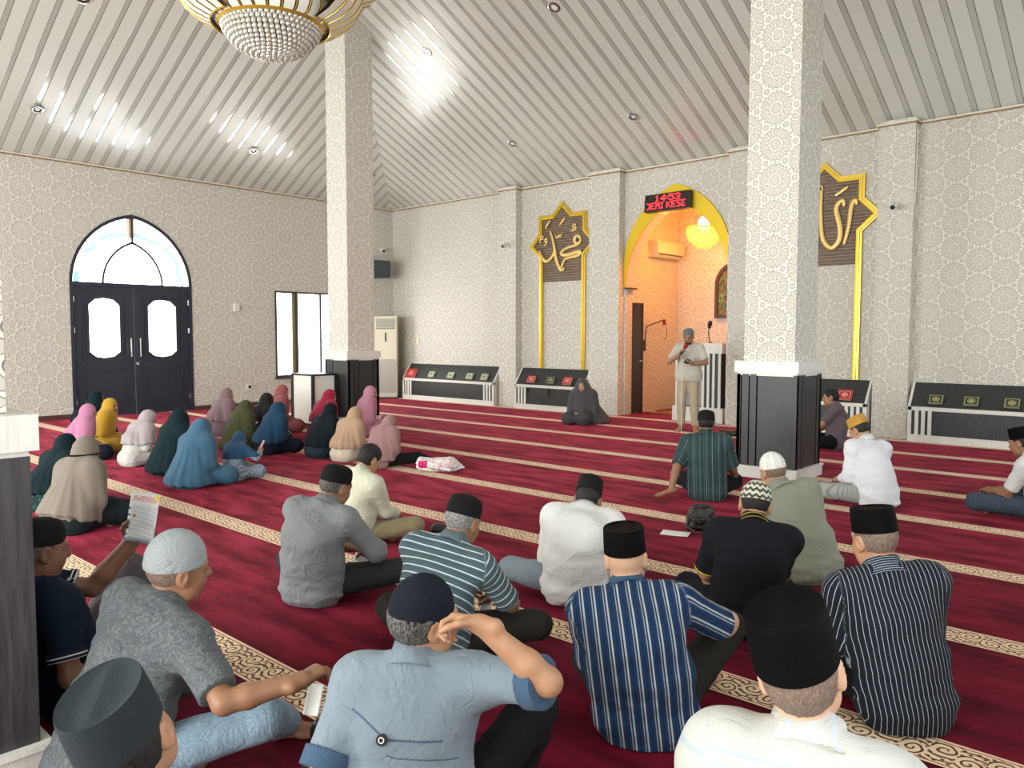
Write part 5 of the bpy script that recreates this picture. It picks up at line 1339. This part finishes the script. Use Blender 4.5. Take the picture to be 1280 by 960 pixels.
    M['amber'] = man((-2.20, 7.20), 64, 'person in white shirt and amber songket cap looking down, right of the pillar', dict(headW=(-2.40, 7.34, .672), head=(.12, .6, 0), skin='tan', handR=(.12, .38, .2), handL=(-.12, .38, .2), legset=dict(kL=(-.40, .28, .14)), fat=1.08),
        fabric('bright_white_shirt', (.72, .735, .77)), fabric('grey_striped_trousers', (.34, .35, .34), 'stripe', bands=[(.02, 0, .005, (.22, .23, .22))]), ('songkok', fabric('amber_songket', (.42, .22, .035), 'paisley', c2=(.60, .36, .08), crease=.1), .02), 'black', h=.013, sleeve=1.6, amp=.009, shirt_o=dict(loose=.035))
    M['mauve'] = man((-3.78, 10.52), 118, 'bareheaded person in mauve shirt facing left before the book rack', dict(headW=(-3.87, 10.60, .69), head=(-.12, .12, 0), skin='tan', handR=(.16, .34, .20), handL=(-.06, .36, .2), legset=dict(kR=(.36, .30, .14))),
        fabric('mauve_shirt', (.14, .105, .12)), BLKTR, None, 'black', h=.014, sleeve=.9)
    M['pin'] = man((-.86, 3.20), 36, 'person in black pinstriped shirt and black cap reading a paper, at the right', dict(legs='narrow', headW=(-1.0, 3.25, .71), head=(.30, .15, -.05), skin='tan', handL=(-.18, .36, .24), hintL=(-.35, -.4, -.8), handR=(.06, .36, .22)),
        fabric('black_pinstripes', (.014, .017, .024), 'stripe', bands=[(.0185, 0, .0022, (.36, .40, .46))]), BLKTR, ('songkok', VELVET, .0, 1.04), 'stubble', h=.009, sleeve=.98, shirt_o=dict(loose=.028), collar=fabric('pinstripe_collar', (.020, .026, .038), 'stripe', along=True, bands=[(.010, 0, .003, (.30, .36, .44))]))
    M['bright'] = man((-.57, 1.40), 22, 'person in white shirt with pale blue bands, foremost, black velvet cap', dict(legs='narrow', headW=(-.608, 1.534, .845), head=(.03, -.18, -.26), neck=1.05, torso=1.20, skin='light', fat=1.0, shoulder=.17),
        fabric('white_banded_shirt', (.50, .505, .475), 'stripe', along=True, bands=[(2.0, -.085, .026, (.33, .405, .47)), (2.0, -.125, .005, (.40, .455, .50)), (2.0, -.150, .010, (.40, .46, .51)), (2.0, .0, .012, (.38, .44, .49))], crease=.45), BLKTR, ('songkok', VELVET, -.03, 1.08, 1.15), 'stubble', h=.009, sleeve=.95, sc=1.02, shirt_o=dict(loose=.03), collar=fabric('white_banded_collar', (.56, .565, .54), 'stripe', bands=[(.04, 0, .012, (.54, .60, .66))]))
    M['right'] = man((-1.04, 7.55), 66, 'person in white polo and dark jeans at the right edge, black cap', dict(headW=(-1.19, 7.50, .645), head=(.1, .25, 0), skin='brown', handR=(.1, .36, .2), handL=(-.18, .36, .22), legset=dict(kL=(-.42, .30, .15))),
        fabric('white_polo', (.62, .63, .63)), fabric('dark_jeans', (.030, .045, .068), 'heather', c2=(.07, .09, .115)), ('songkok', VELVET, .0), 'black', h=.013, sleeve=.9)
    o, b = M['blue']; c = b.chest+b.Rt @ v3(-.045, -.148, .012); e = BM(); e.tube([c+b.Rt @ v3(0, .03, 0), c-b.Rt @ v3(0, .014, 0)], .0155, 18); em = e.build('emblem', BLACK, o, True)
    e = BM(); e.tube([c+b.Rt @ v3(.0075*math.cos(a), -.0145, .0075*math.sin(a)) for a in [2*PI*k/14 for k in range(15)]], .0018, 6); e.build('ring', WHITE, em, True)
    return M
def speaker():
    p = dict(legs='stand', lean=.02, curve=.06, head=(.0, .28, 0), skin='tan', handR=(.10, .28, 1.215), hintR=(.7, -.2, -.7), fdirR=(-.4, .3, .8), palmR=(-.85, .2, 0), curlR=(.95, .05, .9), handL=(-.10, .28, 1.08), hintL=(-.8, -.2, -.5), fdirL=(.7, .6, .15), palmL=(.1, .1, 1), curlL=(.8, .1, .8), glasses=True, beard=True, shoulder=.165, sleeveR=.85, sleeveL=.85, tlen=.93)
    return man((-6.22, 10.98), 200, 'standing person in cream shirt and trousers talking into a red microphone', p, fabric('cream_short_sleeved_shirt', (.60, .58, .50)), fabric('beige_trousers', (.50, .43, .30)), ('kopiah', fabric('patterned_cap', (.035, .05, .065), 'check', size=.02, c2=(.30, .34, .36)), .02), 'black', h=.013, sc=1.0, group='standing speaker', shirt_o=dict(loose=.012))
MEN = men(); SPK, SPKB = speaker()

def women():
    def S(n, c, pat=None, **k): return fabric(n, c, pat, rough=.8, sheen=.25, crease=.35, **k)
    LAP = dict(handR=(.12, .34, .22), handL=(-.08, .34, .22))
    woman((-6.50, 2.09), 22, 'person in taupe headscarf with a black head band beside the near pillar', dict(headW=(-6.52, 2.203, .656), head=(-0.5, .2, 0), hemslope=-.35, **LAP), S('taupe_scarf', (.195, .165, .135)), fabric('black_dress', (.012, .02, .024)), sc=.95, hem=(.13, .235), band=BLK, h=.012)
    woman((-7.25, 2.18), 15, 'person in teal black headscarf, half hidden behind the near pillar', dict(headW=(-7.468, 2.345, .60), head=(-.2, .3, 0), **LAP), S('teal_black_scarf', (.007, .019, .024)), fabric('green_leaf_dress', (.015, .03, .03), 'floral', c2=(.02, .14, .09), sc=24), hem=(.22, .24))
    woman((-10.02, 3.66), -6, 'person in pink headscarf and grey patterned blouse, left of the white blouse', dict(headW=(-10.115, 3.457, .625), head=(-0.45, .12, 0), **LAP), S('pink_scarf', (.48, .19, .32)), fabric('grey_patterned_blouse', (.36, .33, .35), 'floral', c2=(.24, .21, .24), sc=55), hem=(.34, .14), skirt=fabric('navy_black_skirt', (.010, .012, .022)))
    woman((-10.62, 4.10), -22, 'person in mustard yellow headscarf before the double door', dict(legs='cross', headW=(-10.64, 3.906, .64), head=(-0.55, .1, 0), **LAP), S('mustard_scarf', (.50, .285, .025)), fabric('mustard_dress', (.46, .27, .03)), hem=(.30, .18))
    woman((-12.3, 4.45), -10, 'person in black headscarf behind the pink and yellow ones', dict(headW=(-12.226, 4.315, .64), head=(0, .1, 0), **LAP), S('ink_scarf', (.008, .02, .028)), fabric('ink_dress', (.012, .02, .025)), h=.016)
    woman((-9.20, 3.68), 8, 'person in silvery lilac headscarf and white blouse, head bowed', dict(headW=(-9.28, 3.79, .605), head=(-0.5, .5, 0), **LAP), S('lilac_satin_scarf', (.38, .335, .345)), fabric('white_blouse', (.50, .485, .46)), hem=(.35, .14), skirt=fabric('pale_skirt', (.52, .50, .48)))
    woman((-8.42, 3.66), 14, 'person in long black-green headscarf between white blouse and blue scarf', dict(drape=1, headW=(-8.41, 3.807, .636), head=(-.15, .2, 0), **LAP), S('black_green_scarf', (.007, .020, .025)), fabric('black_green_dress', (.007, .018, .022)), hem=(.06, .26))
    woman((-7.50, 3.62), 20, 'person in long sky blue headscarf covering the whole back', dict(legs='cross', drape=1, headW=(-7.561, 3.638, .619), head=(-.35, .3, 0), **LAP), S('sky_blue_scarf', (.042, .115, .185)), fabric('sky_blue_dress', (.042, .112, .18)), hem=(.05, .27))
    child = woman((-7.38, 4.16), 15, 'child in blue headscarf and checked sleeves holding a pink phone', dict(headW=(-7.587, 4.113, .434), head=(-.5, .25, 0), handR=(.22, .46, .44), hintR=(.8, 0, -.6), fdirR=(0, .6, .8), palmR=(-.9, -.3, 0), curlR=(.8, .1, .8), handL=(.05, .35, .25), scarf_arms=False), S('denim_blue_scarf', (.022, .075, .15)), fabric('blue_check_dress', (.07, .15, .24), 'check', size=.028, c2=(.46, .53, .60)), sc=.74, hem=(.42, .13))
    woman((-10.92, 5.62), 6, 'person in mauve brown headscarf, farthest left by the wall', dict(legs='cross', headW=(-11.10, 5.76, .655), head=(-0.9, .15, 0), **LAP), S('mauve_scarf', (.20, .13, .145)), fabric('mauve_dress', (.16, .11, .13)), hem=(.30, .17))
    woman((-9.62, 5.10), 10, 'person in long olive green headscarf', dict(drape=1, headW=(-9.491, 5.177, .605), head=(-.35, .25, 0), **LAP), S('olive_scarf', (.058, .062, .026)), fabric('olive_dress', (.07, .075, .035)), hem=(.05, .26))
    woman((-9.95, 5.72), 0, 'person in black headscarf and black and white floral dress', dict(headW=(-9.868, 5.708, .645), head=(-.1, .15, 0), **LAP), S('charcoal_scarf', (.022, .018, .020)), fabric('floral_dress', (.02, .016, .018), 'floral', c2=(.50, .46, .44), sc=20), hem=(.44, .15))
    woman((-10.75, 6.55), -8, 'person in faded red headscarf sitting near the window wall', dict(headW=(-10.804, 6.511, .68), head=(-0.9, .2, 0), **LAP), S('faded_red_scarf', (.26, .075, .075)), fabric('brown_red_dress', (.20, .06, .06)), hem=(.35, .16))
    woman((-8.86, 5.34), 4, 'person in long navy blue headscarf', dict(drape=1, headW=(-8.941, 5.327, .605), head=(-.2, .15, 0), **LAP), S('navy_blue_scarf', (.014, .048, .095)), fabric('black_blue_skirt', (.010, .014, .026)), hem=(.20, .23))
    woman((-9.86, 6.76), 0, 'person in crimson headscarf before the white cabinet', dict(headW=(-9.705, 6.621, .66), head=(-0.7, .3, 0), **LAP), S('crimson_scarf', (.28, .010, .04)), fabric('brown_dress', (.10, .03, .035)), hem=(.32, .16))
    woman((-8.38, 5.62), 2, 'person in black headscarf and dark denim skirt', dict(headW=(-8.227, 5.61, .615), head=(-.2, .35, 0), **LAP), S('black_scarf', (.008, .013, .018)), fabric('dark_denim_dress', (.02, .035, .055)), hem=(.20, .20))
    woman((-7.86, 5.52), 8, 'person in tan headscarf over a beige blouse', dict(headW=(-7.78, 5.66, .60), head=(-.2, .35, 0), **LAP), S('tan_scarf', (.42, .275, .18)), fabric('beige_blouse', (.58, .50, .41)), hem=(.22, .20))
    woman((-9.12, 6.92), -22, 'person in pink floral headscarf in front of the far pillar', dict(headW=(-9.518, 7.231, .68), head=(-0.6, .1, 0), **LAP), S('pink_floral_scarf', (.45, .20, .27), 'floral', c2=(.38, .13, .22), sc=30), fabric('pink_floral_dress', (.5, .2, .3)), hem=(.12, .22))
    woman((-6.98, 5.24), 14, 'person in dusty rose headscarf and black trousers with one leg stretched out', dict(headW=(-7.087, 5.629, .565), head=(-0.5, .55, 0), legset=dict(kR=(.48, .38, .15), aR=(.80, .42, .06), fR=(.8, .6, -.1)), trousers=True, tlen=.96, **LAP), S('dusty_rose_scarf', (.33, .185, .19)), fabric('rose_blouse', (.34, .20, .20)), hem=(.14, .24), skirt=BLKTR)
    woman((-8.07, 10.86), 200, 'person in long grey headscarf facing the camera, alone before the book rack', dict(skin='light', drape=1, headW=(-8.06, 10.70, .74), head=(.10, .1, .08), legs='side', handR=(.10, .30, .2), handL=(-.05, .32, .2), hemslope=0), S('grey_satin_scarf', (.085, .08, .088)), fabric('grey_dress', (.07, .068, .075)), hem=(.04, .36), inner=fabric('beige_inner_cap', (.36, .30, .26)), h=.012)
    return dict(child=child)
WOMEN = women()

# ------------------------------------------------------------------ small things lying about or held
PAPER = None
def paper_mat(name, lines):
    b = MB(name); P = b.obj(); x, z = P[0], P[1]
    c = (.74, .76, .74)
    if lines:
        l = ((z/.0085).fract().lt(.42))*(b.noise(b.vec(x, z*3), 190, 1).gt(.42)); blk = (x.abs().lt(.058))*(z.lt(.045)*z.gt(-.085)); c = b.mix(l*blk*.75, c, (.20, .24, .42))
        h1 = (z.gt(.062)*z.lt(.085))*(x.abs().lt(.055))*(b.noise(b.vec(x, z), 120, 1).gt(.46)); c = b.mix(h1*.8, c, (.72, .22, .25))
        e = (x-.055)*(x-.055)+(z-.085)*(z-.085); c = b.mix(e.lt(.00018), c, (.80, .62, .10))
        q = ((x+.064).abs().lt(.005))*((z/.026).fract().lt(.4))*(z.lt(.05)); c = b.mix(q, c, (.06, .09, .25))
        f = z.lt(-.088)+((x.abs().gt(.060))*(z.lt(-.03))*(x.gt(0))); c = b.mix(f*.7, c, (.16, .42, .60))
    b.col(c) if not isinstance(c, tuple) else b.col(c)
    b.set(rough=.6); return b.m
def sheet(name, loc, rot, w, h, mat, label, cat='paper', bend=.01):
    n = 8; V = []; F = []
    for th in (0, .0008):
        for i in range(n+1):
            for j in range(n+1):
                x, y = (i/n-.5)*w, (j/n-.5)*h; V.append((x, y, th+bend*((2*i/n-1)**2)))
    m = (n+1)**2
    for i in range(n):
        for j in range(n):
            a = i*(n+1)+j; F.append((a, a+1, a+n+2, a+n+1)); F.append((m+a, m+a+n+1, m+a+n+2, m+a+1))
    for k in range(n):
        F.append((k, m+k, m+k+1, k+1)); a = n*(n+1)+k; F.append((a, a+1, m+a+1, m+a)); a = k*(n+1); F.append((a, a+n+1, m+a+n+1, m+a)); a += n; F.append((a, m+a, m+a+n+1, a+n+1))
    o = mesh(name, V, F, mat, None, True); o.location = loc; o.rotation_euler = rot
    return tag(o, label, cat)
PRINTED, BLANK = paper_mat('printed_leaflet', True), paper_mat('plain_paper', False)
def in_hand(P, side, off):
    o, b = P; w = getattr(b, 'wr'+side)+getattr(b, 'Rw'+side) @ v3(*off)
    return Matrix.Translation(o.location) @ Matrix.Rotation(o.rotation_euler.z, 4, 'Z') @ Matrix.Scale(o.scale.x, 4) @ Vector(tuple(map(float, w)))
sheet('leaflet', in_hand(MEN['navy'], 'L', (.0, .13, -.07)), (math.radians(80), math.radians(4), math.radians(28)), .135, .20, PRINTED, 'printed white and blue leaflet held up by the person in navy polo')
sheet('paper', (-3.02, 5.17, .006), (0, 0, .35), .21, .15, BLANK, 'white paper lying on the carpet beside the black shoulder bag', bend=.003)
sheet('paper', (-1.11, 3.50, .30), (math.radians(20), .1, .5), .21, .29, BLANK, 'white paper in the hands of the person in black pinstripes')
sheet('paper', in_hand(MEN['teal'], 'R', (0, .12, -.05)), (math.radians(70), .1, .6), .05, .12, paper_mat('pale_card', False), 'small pale card held by the person in teal striped polo')
sheet('tissue', (-2.205, 1.44, .285), (math.radians(60), .2, .9), .05, .10, BLANK, 'white tissue hanging from the hand of the person in paisley shirt', 'tissue')
sheet('paper', in_hand(MEN['grey'], 'R', (0, .10, -.04)), (math.radians(30), 0, .6), .12, .09, BLANK, 'small white paper in the hands of the person in grey shirt')

def rug():
    t = MB('patterned_rug'); P = t.obj(); n = t.noise(scale=26, detail=2, dist=1.5); e = (P[0].abs()/.60).max(P[1].abs()/.36)
    c = t.mix(n.sstep(.46, .54), (.04, .02, .015), (.42, .32, .14)); t.col(t.mix(e.gt(.86), c, (.25, .12, .03))).set(rough=.9)
    b = BM(); b.box((-.60, -.36, 0), (.60, .36, .012), .004); o = b.build('rug', t.m); o.location = (-7.62, 13.45, 0); tag(o, 'small dark patterned rug on the floor inside the arch', 'rug')
rug()
def dark_phone():
    t = empty('phone', in_hand((SPK, SPKB), 'L', (-.01, .09, -.02)), .3, 'dark phone in the left hand of the standing speaker', 'phone'); t.rotation_euler = (.5, .3, .4)
    b = BM(); b.box((-.037, -.075, 0), (.037, .075, .010), .004); b.build('case', BLACK, t); b = BM(); b.box((-.034, -.07, .0095), (.034, .07, .0105)); b.build('screen', DARKMETAL, t)
dark_phone()
def plastic_bag():
    t = empty('plastic_bag', (-6.38, 5.82, 0), math.radians(40), 'crumpled white plastic bag with pink print on the carpet', 'bag')
    V, Q = solid([cap((-.17, 0, .075), (.12, .0, .075), .075, .085, k=.05, flat=((0, 1, 0), 1.25)), cap((.12, 0, .08), (.26, .02, .05), .07, .025, k=.05), ell((-.20, 0, .09), (.05, .07, .07), k=.04)], .008, noise=lambda P: -.013*folds(P, 5, (26, 26, 26), 4))
    b = MB('white_plastic_film'); P = b.obj(); n = b.noise(scale=60, detail=2); n2 = b.noise(scale=26, detail=1)
    pk = (P[0].lt(-.10))*(P[0].gt(-.24))*((P[1]+.05).abs().lt(.035))*0 + ((P[0]+.17).abs().lt(.05))*(P[1].lt(-.03))*(P[2].gt(.05))*(P[2].lt(.13)); tx = (n2.gt(.56))*(P[0].gt(-.08))*(P[0].lt(.15))
    c = b.mix(tx*.6, (.72, .70, .69), (.70, .20, .32)); b.col(b.mix(pk, c, (.62, .01, .16))).set(rough=.25, spec=.6); b.bump(n, .004); np_mesh('film', V, Q, b.m, t)
plastic_bag()
def shoulder_bag():
    t = empty('shoulder_bag', (-2.92, 5.38, 0), math.radians(35), 'black shoulder bag standing on the carpet between two rows', 'bag')
    lea = paint('black_bag_fabric', (.018, .016, .014), .45, grain=.2, scale=60)
    V, Q = solid([cap((-.075, 0, .045), (.075, 0, .045), .045, k=.02), cap((-.07, 0, .10), (.07, 0, .10), .042, k=.03), cap((-.065, .0, .15), (.065, .0, .15), .036, k=.03), cap((-.05, .0, .19), (.06, -.01, .20), .020, k=.03), cap((-.05, -.045, .09), (.05, -.045, .09), .016, k=.02, flat=((0, 0, 1), 1.8))], .006, noise=lambda P: -.006*folds(P, 8, (20, 20, 20)))
    np_mesh('body', V, Q, lea, t)
    b = BM(); b.tube([(-.10, -.03, .10), (-.12, -.05, .05), (-.05, -.09, .015), (.08, -.10, .012), (.22, -.04, .012), (.30, .05, .012)], .012, 8, flat=((0, 0, 1), .5)); b.build('strap', paint('brown_strap', (.06, .04, .03), .6), t, True)
    b = BM(); b.tube([(-.07, -.075, .12), (.0, -.085, .13), (.07, -.075, .12)], .004, 6); b.build('zip', DARKMETAL, t, True)
shoulder_bag()
def pouch(loc, rz, sx, sy, sz, m, name, label, cat, seed=1):
    V, Q = solid([cap((-sx, 0, sz), (sx, 0, sz), sz*.98, k=.02, flat=((0, 1, 0), sy/sz))], .006, noise=lambda P: -.005*folds(P, seed, (22, 22, 22)))
    o = np_mesh(name, V, Q, m, None); o.location = (loc[0], loc[1], 0); o.rotation_euler = (0, 0, rz)
    return tag(o, label, cat)
pouch((-2.36, 1.66), .8, .08, .065, .04, BLACK, 'pouch', 'black pouch on the carpet beside the bare foot of the paisley shirt', 'pouch', 3)
pouch((-4.25, 3.98), .5, .10, .07, .045, BLACK, 'pouch', 'black pouch beside the knee of the khaki trousers', 'pouch', 4)
pouch((-5.45, 10.86), .2, .11, .07, .05, BLACK, 'pouch', 'black bag on the carpet left of the dark pillar base', 'bag', 5)
pouch((-1.20, 2.72), .4, .13, .09, .04, fabric('green_cloth', (.005, .16, .035)), 'folded_cloth', 'folded green cloth on the carpet behind the foremost black cap', 'cloth', 6)
def tissue_box():
    t = empty('box', (-9.30, 6.25, 0), .3, 'blue box on the carpet between the headscarves near the window', 'box')
    b = BM(); b.box((-.11, -.06, 0), (.11, .06, .10), .006); b.build('carton', paint('blue_carton', (.03, .08, .45), .5, grain=.3, scale=18), t)
    b = BM(); b.box((-.05, -.03, .10), (.05, .03, .104)); b.build('opening', WHITE, t)
tissue_box()
def phone():
    t = empty('phone', in_hand(WOMEN['child'], 'R', (-.02, .10, -.03)), math.radians(60), 'pink phone held up by the child in blue headscarf', 'phone'); t.rotation_euler = (math.radians(60), 0, math.radians(-20))
    b = BM(); b.box((-.035, -.075, 0), (.035, .075, .010), .004); b.build('case', paint('pink_phone_case', (.55, .20, .26), .3), t)
    b = BM(); b.box((-.032, -.070, -.001), (.032, .070, .0005)); b.build('screen', BLACK, t)
phone()
def hand_mic():
    b = SPKB; o = SPK; w = b.wrR; M_ = b.RwR; g = w+M_ @ v3(-.002, .075, -.030)
    t = empty('microphone', o.location, o.rotation_euler.z, 'red foam microphone held to the mouth by the standing speaker', 'microphone')
    up = nrm_(b.head+b.Rh @ v3(0, .14, -.08)-g); B = BM(); B.tube([g-up*.08, g+up*.09], [.012, .017], 12); B.build('handle', BLACK, t, True)
    B = BM(); B.sphere(tuple(g+up*.115), .036, 14); B.build('foam_head', paint('red_foam', (.50, .012, .02), .9), t, True)
    B = BM(); B.tube([g-up*.08, g+v3(0, .05, -.3), g+v3(.0, .10, -.7), (g[0], g[1]+.02, .012), (g[0]-.3, g[1]+.2, .010)], .005, 6); B.build('cable', WHITE, t, True)
hand_mic()
def watch(P, name, label):
    o, b = P[0], P[1]; M_ = b.RwR; c = b.wrR-M_[:, 1]*.045; t = BM()
    t.tube([c+M_ @ v3(.0335*math.cos(a), 0, .0285*math.sin(a)) for a in [2*PI*k/16 for k in range(17)]], .0075, 6); w = t.build(name, BLACK, o, True)
    f = BM(); q = c+M_ @ v3(0, 0, .030); f.tube([q, q+M_ @ v3(0, 0, .007)], .017, 14); f.build('dial', DARKMETAL, w, True)
watch(MEN['navy'], 'wristwatch', ''); watch(MEN['mauve'], 'wristwatch', '')
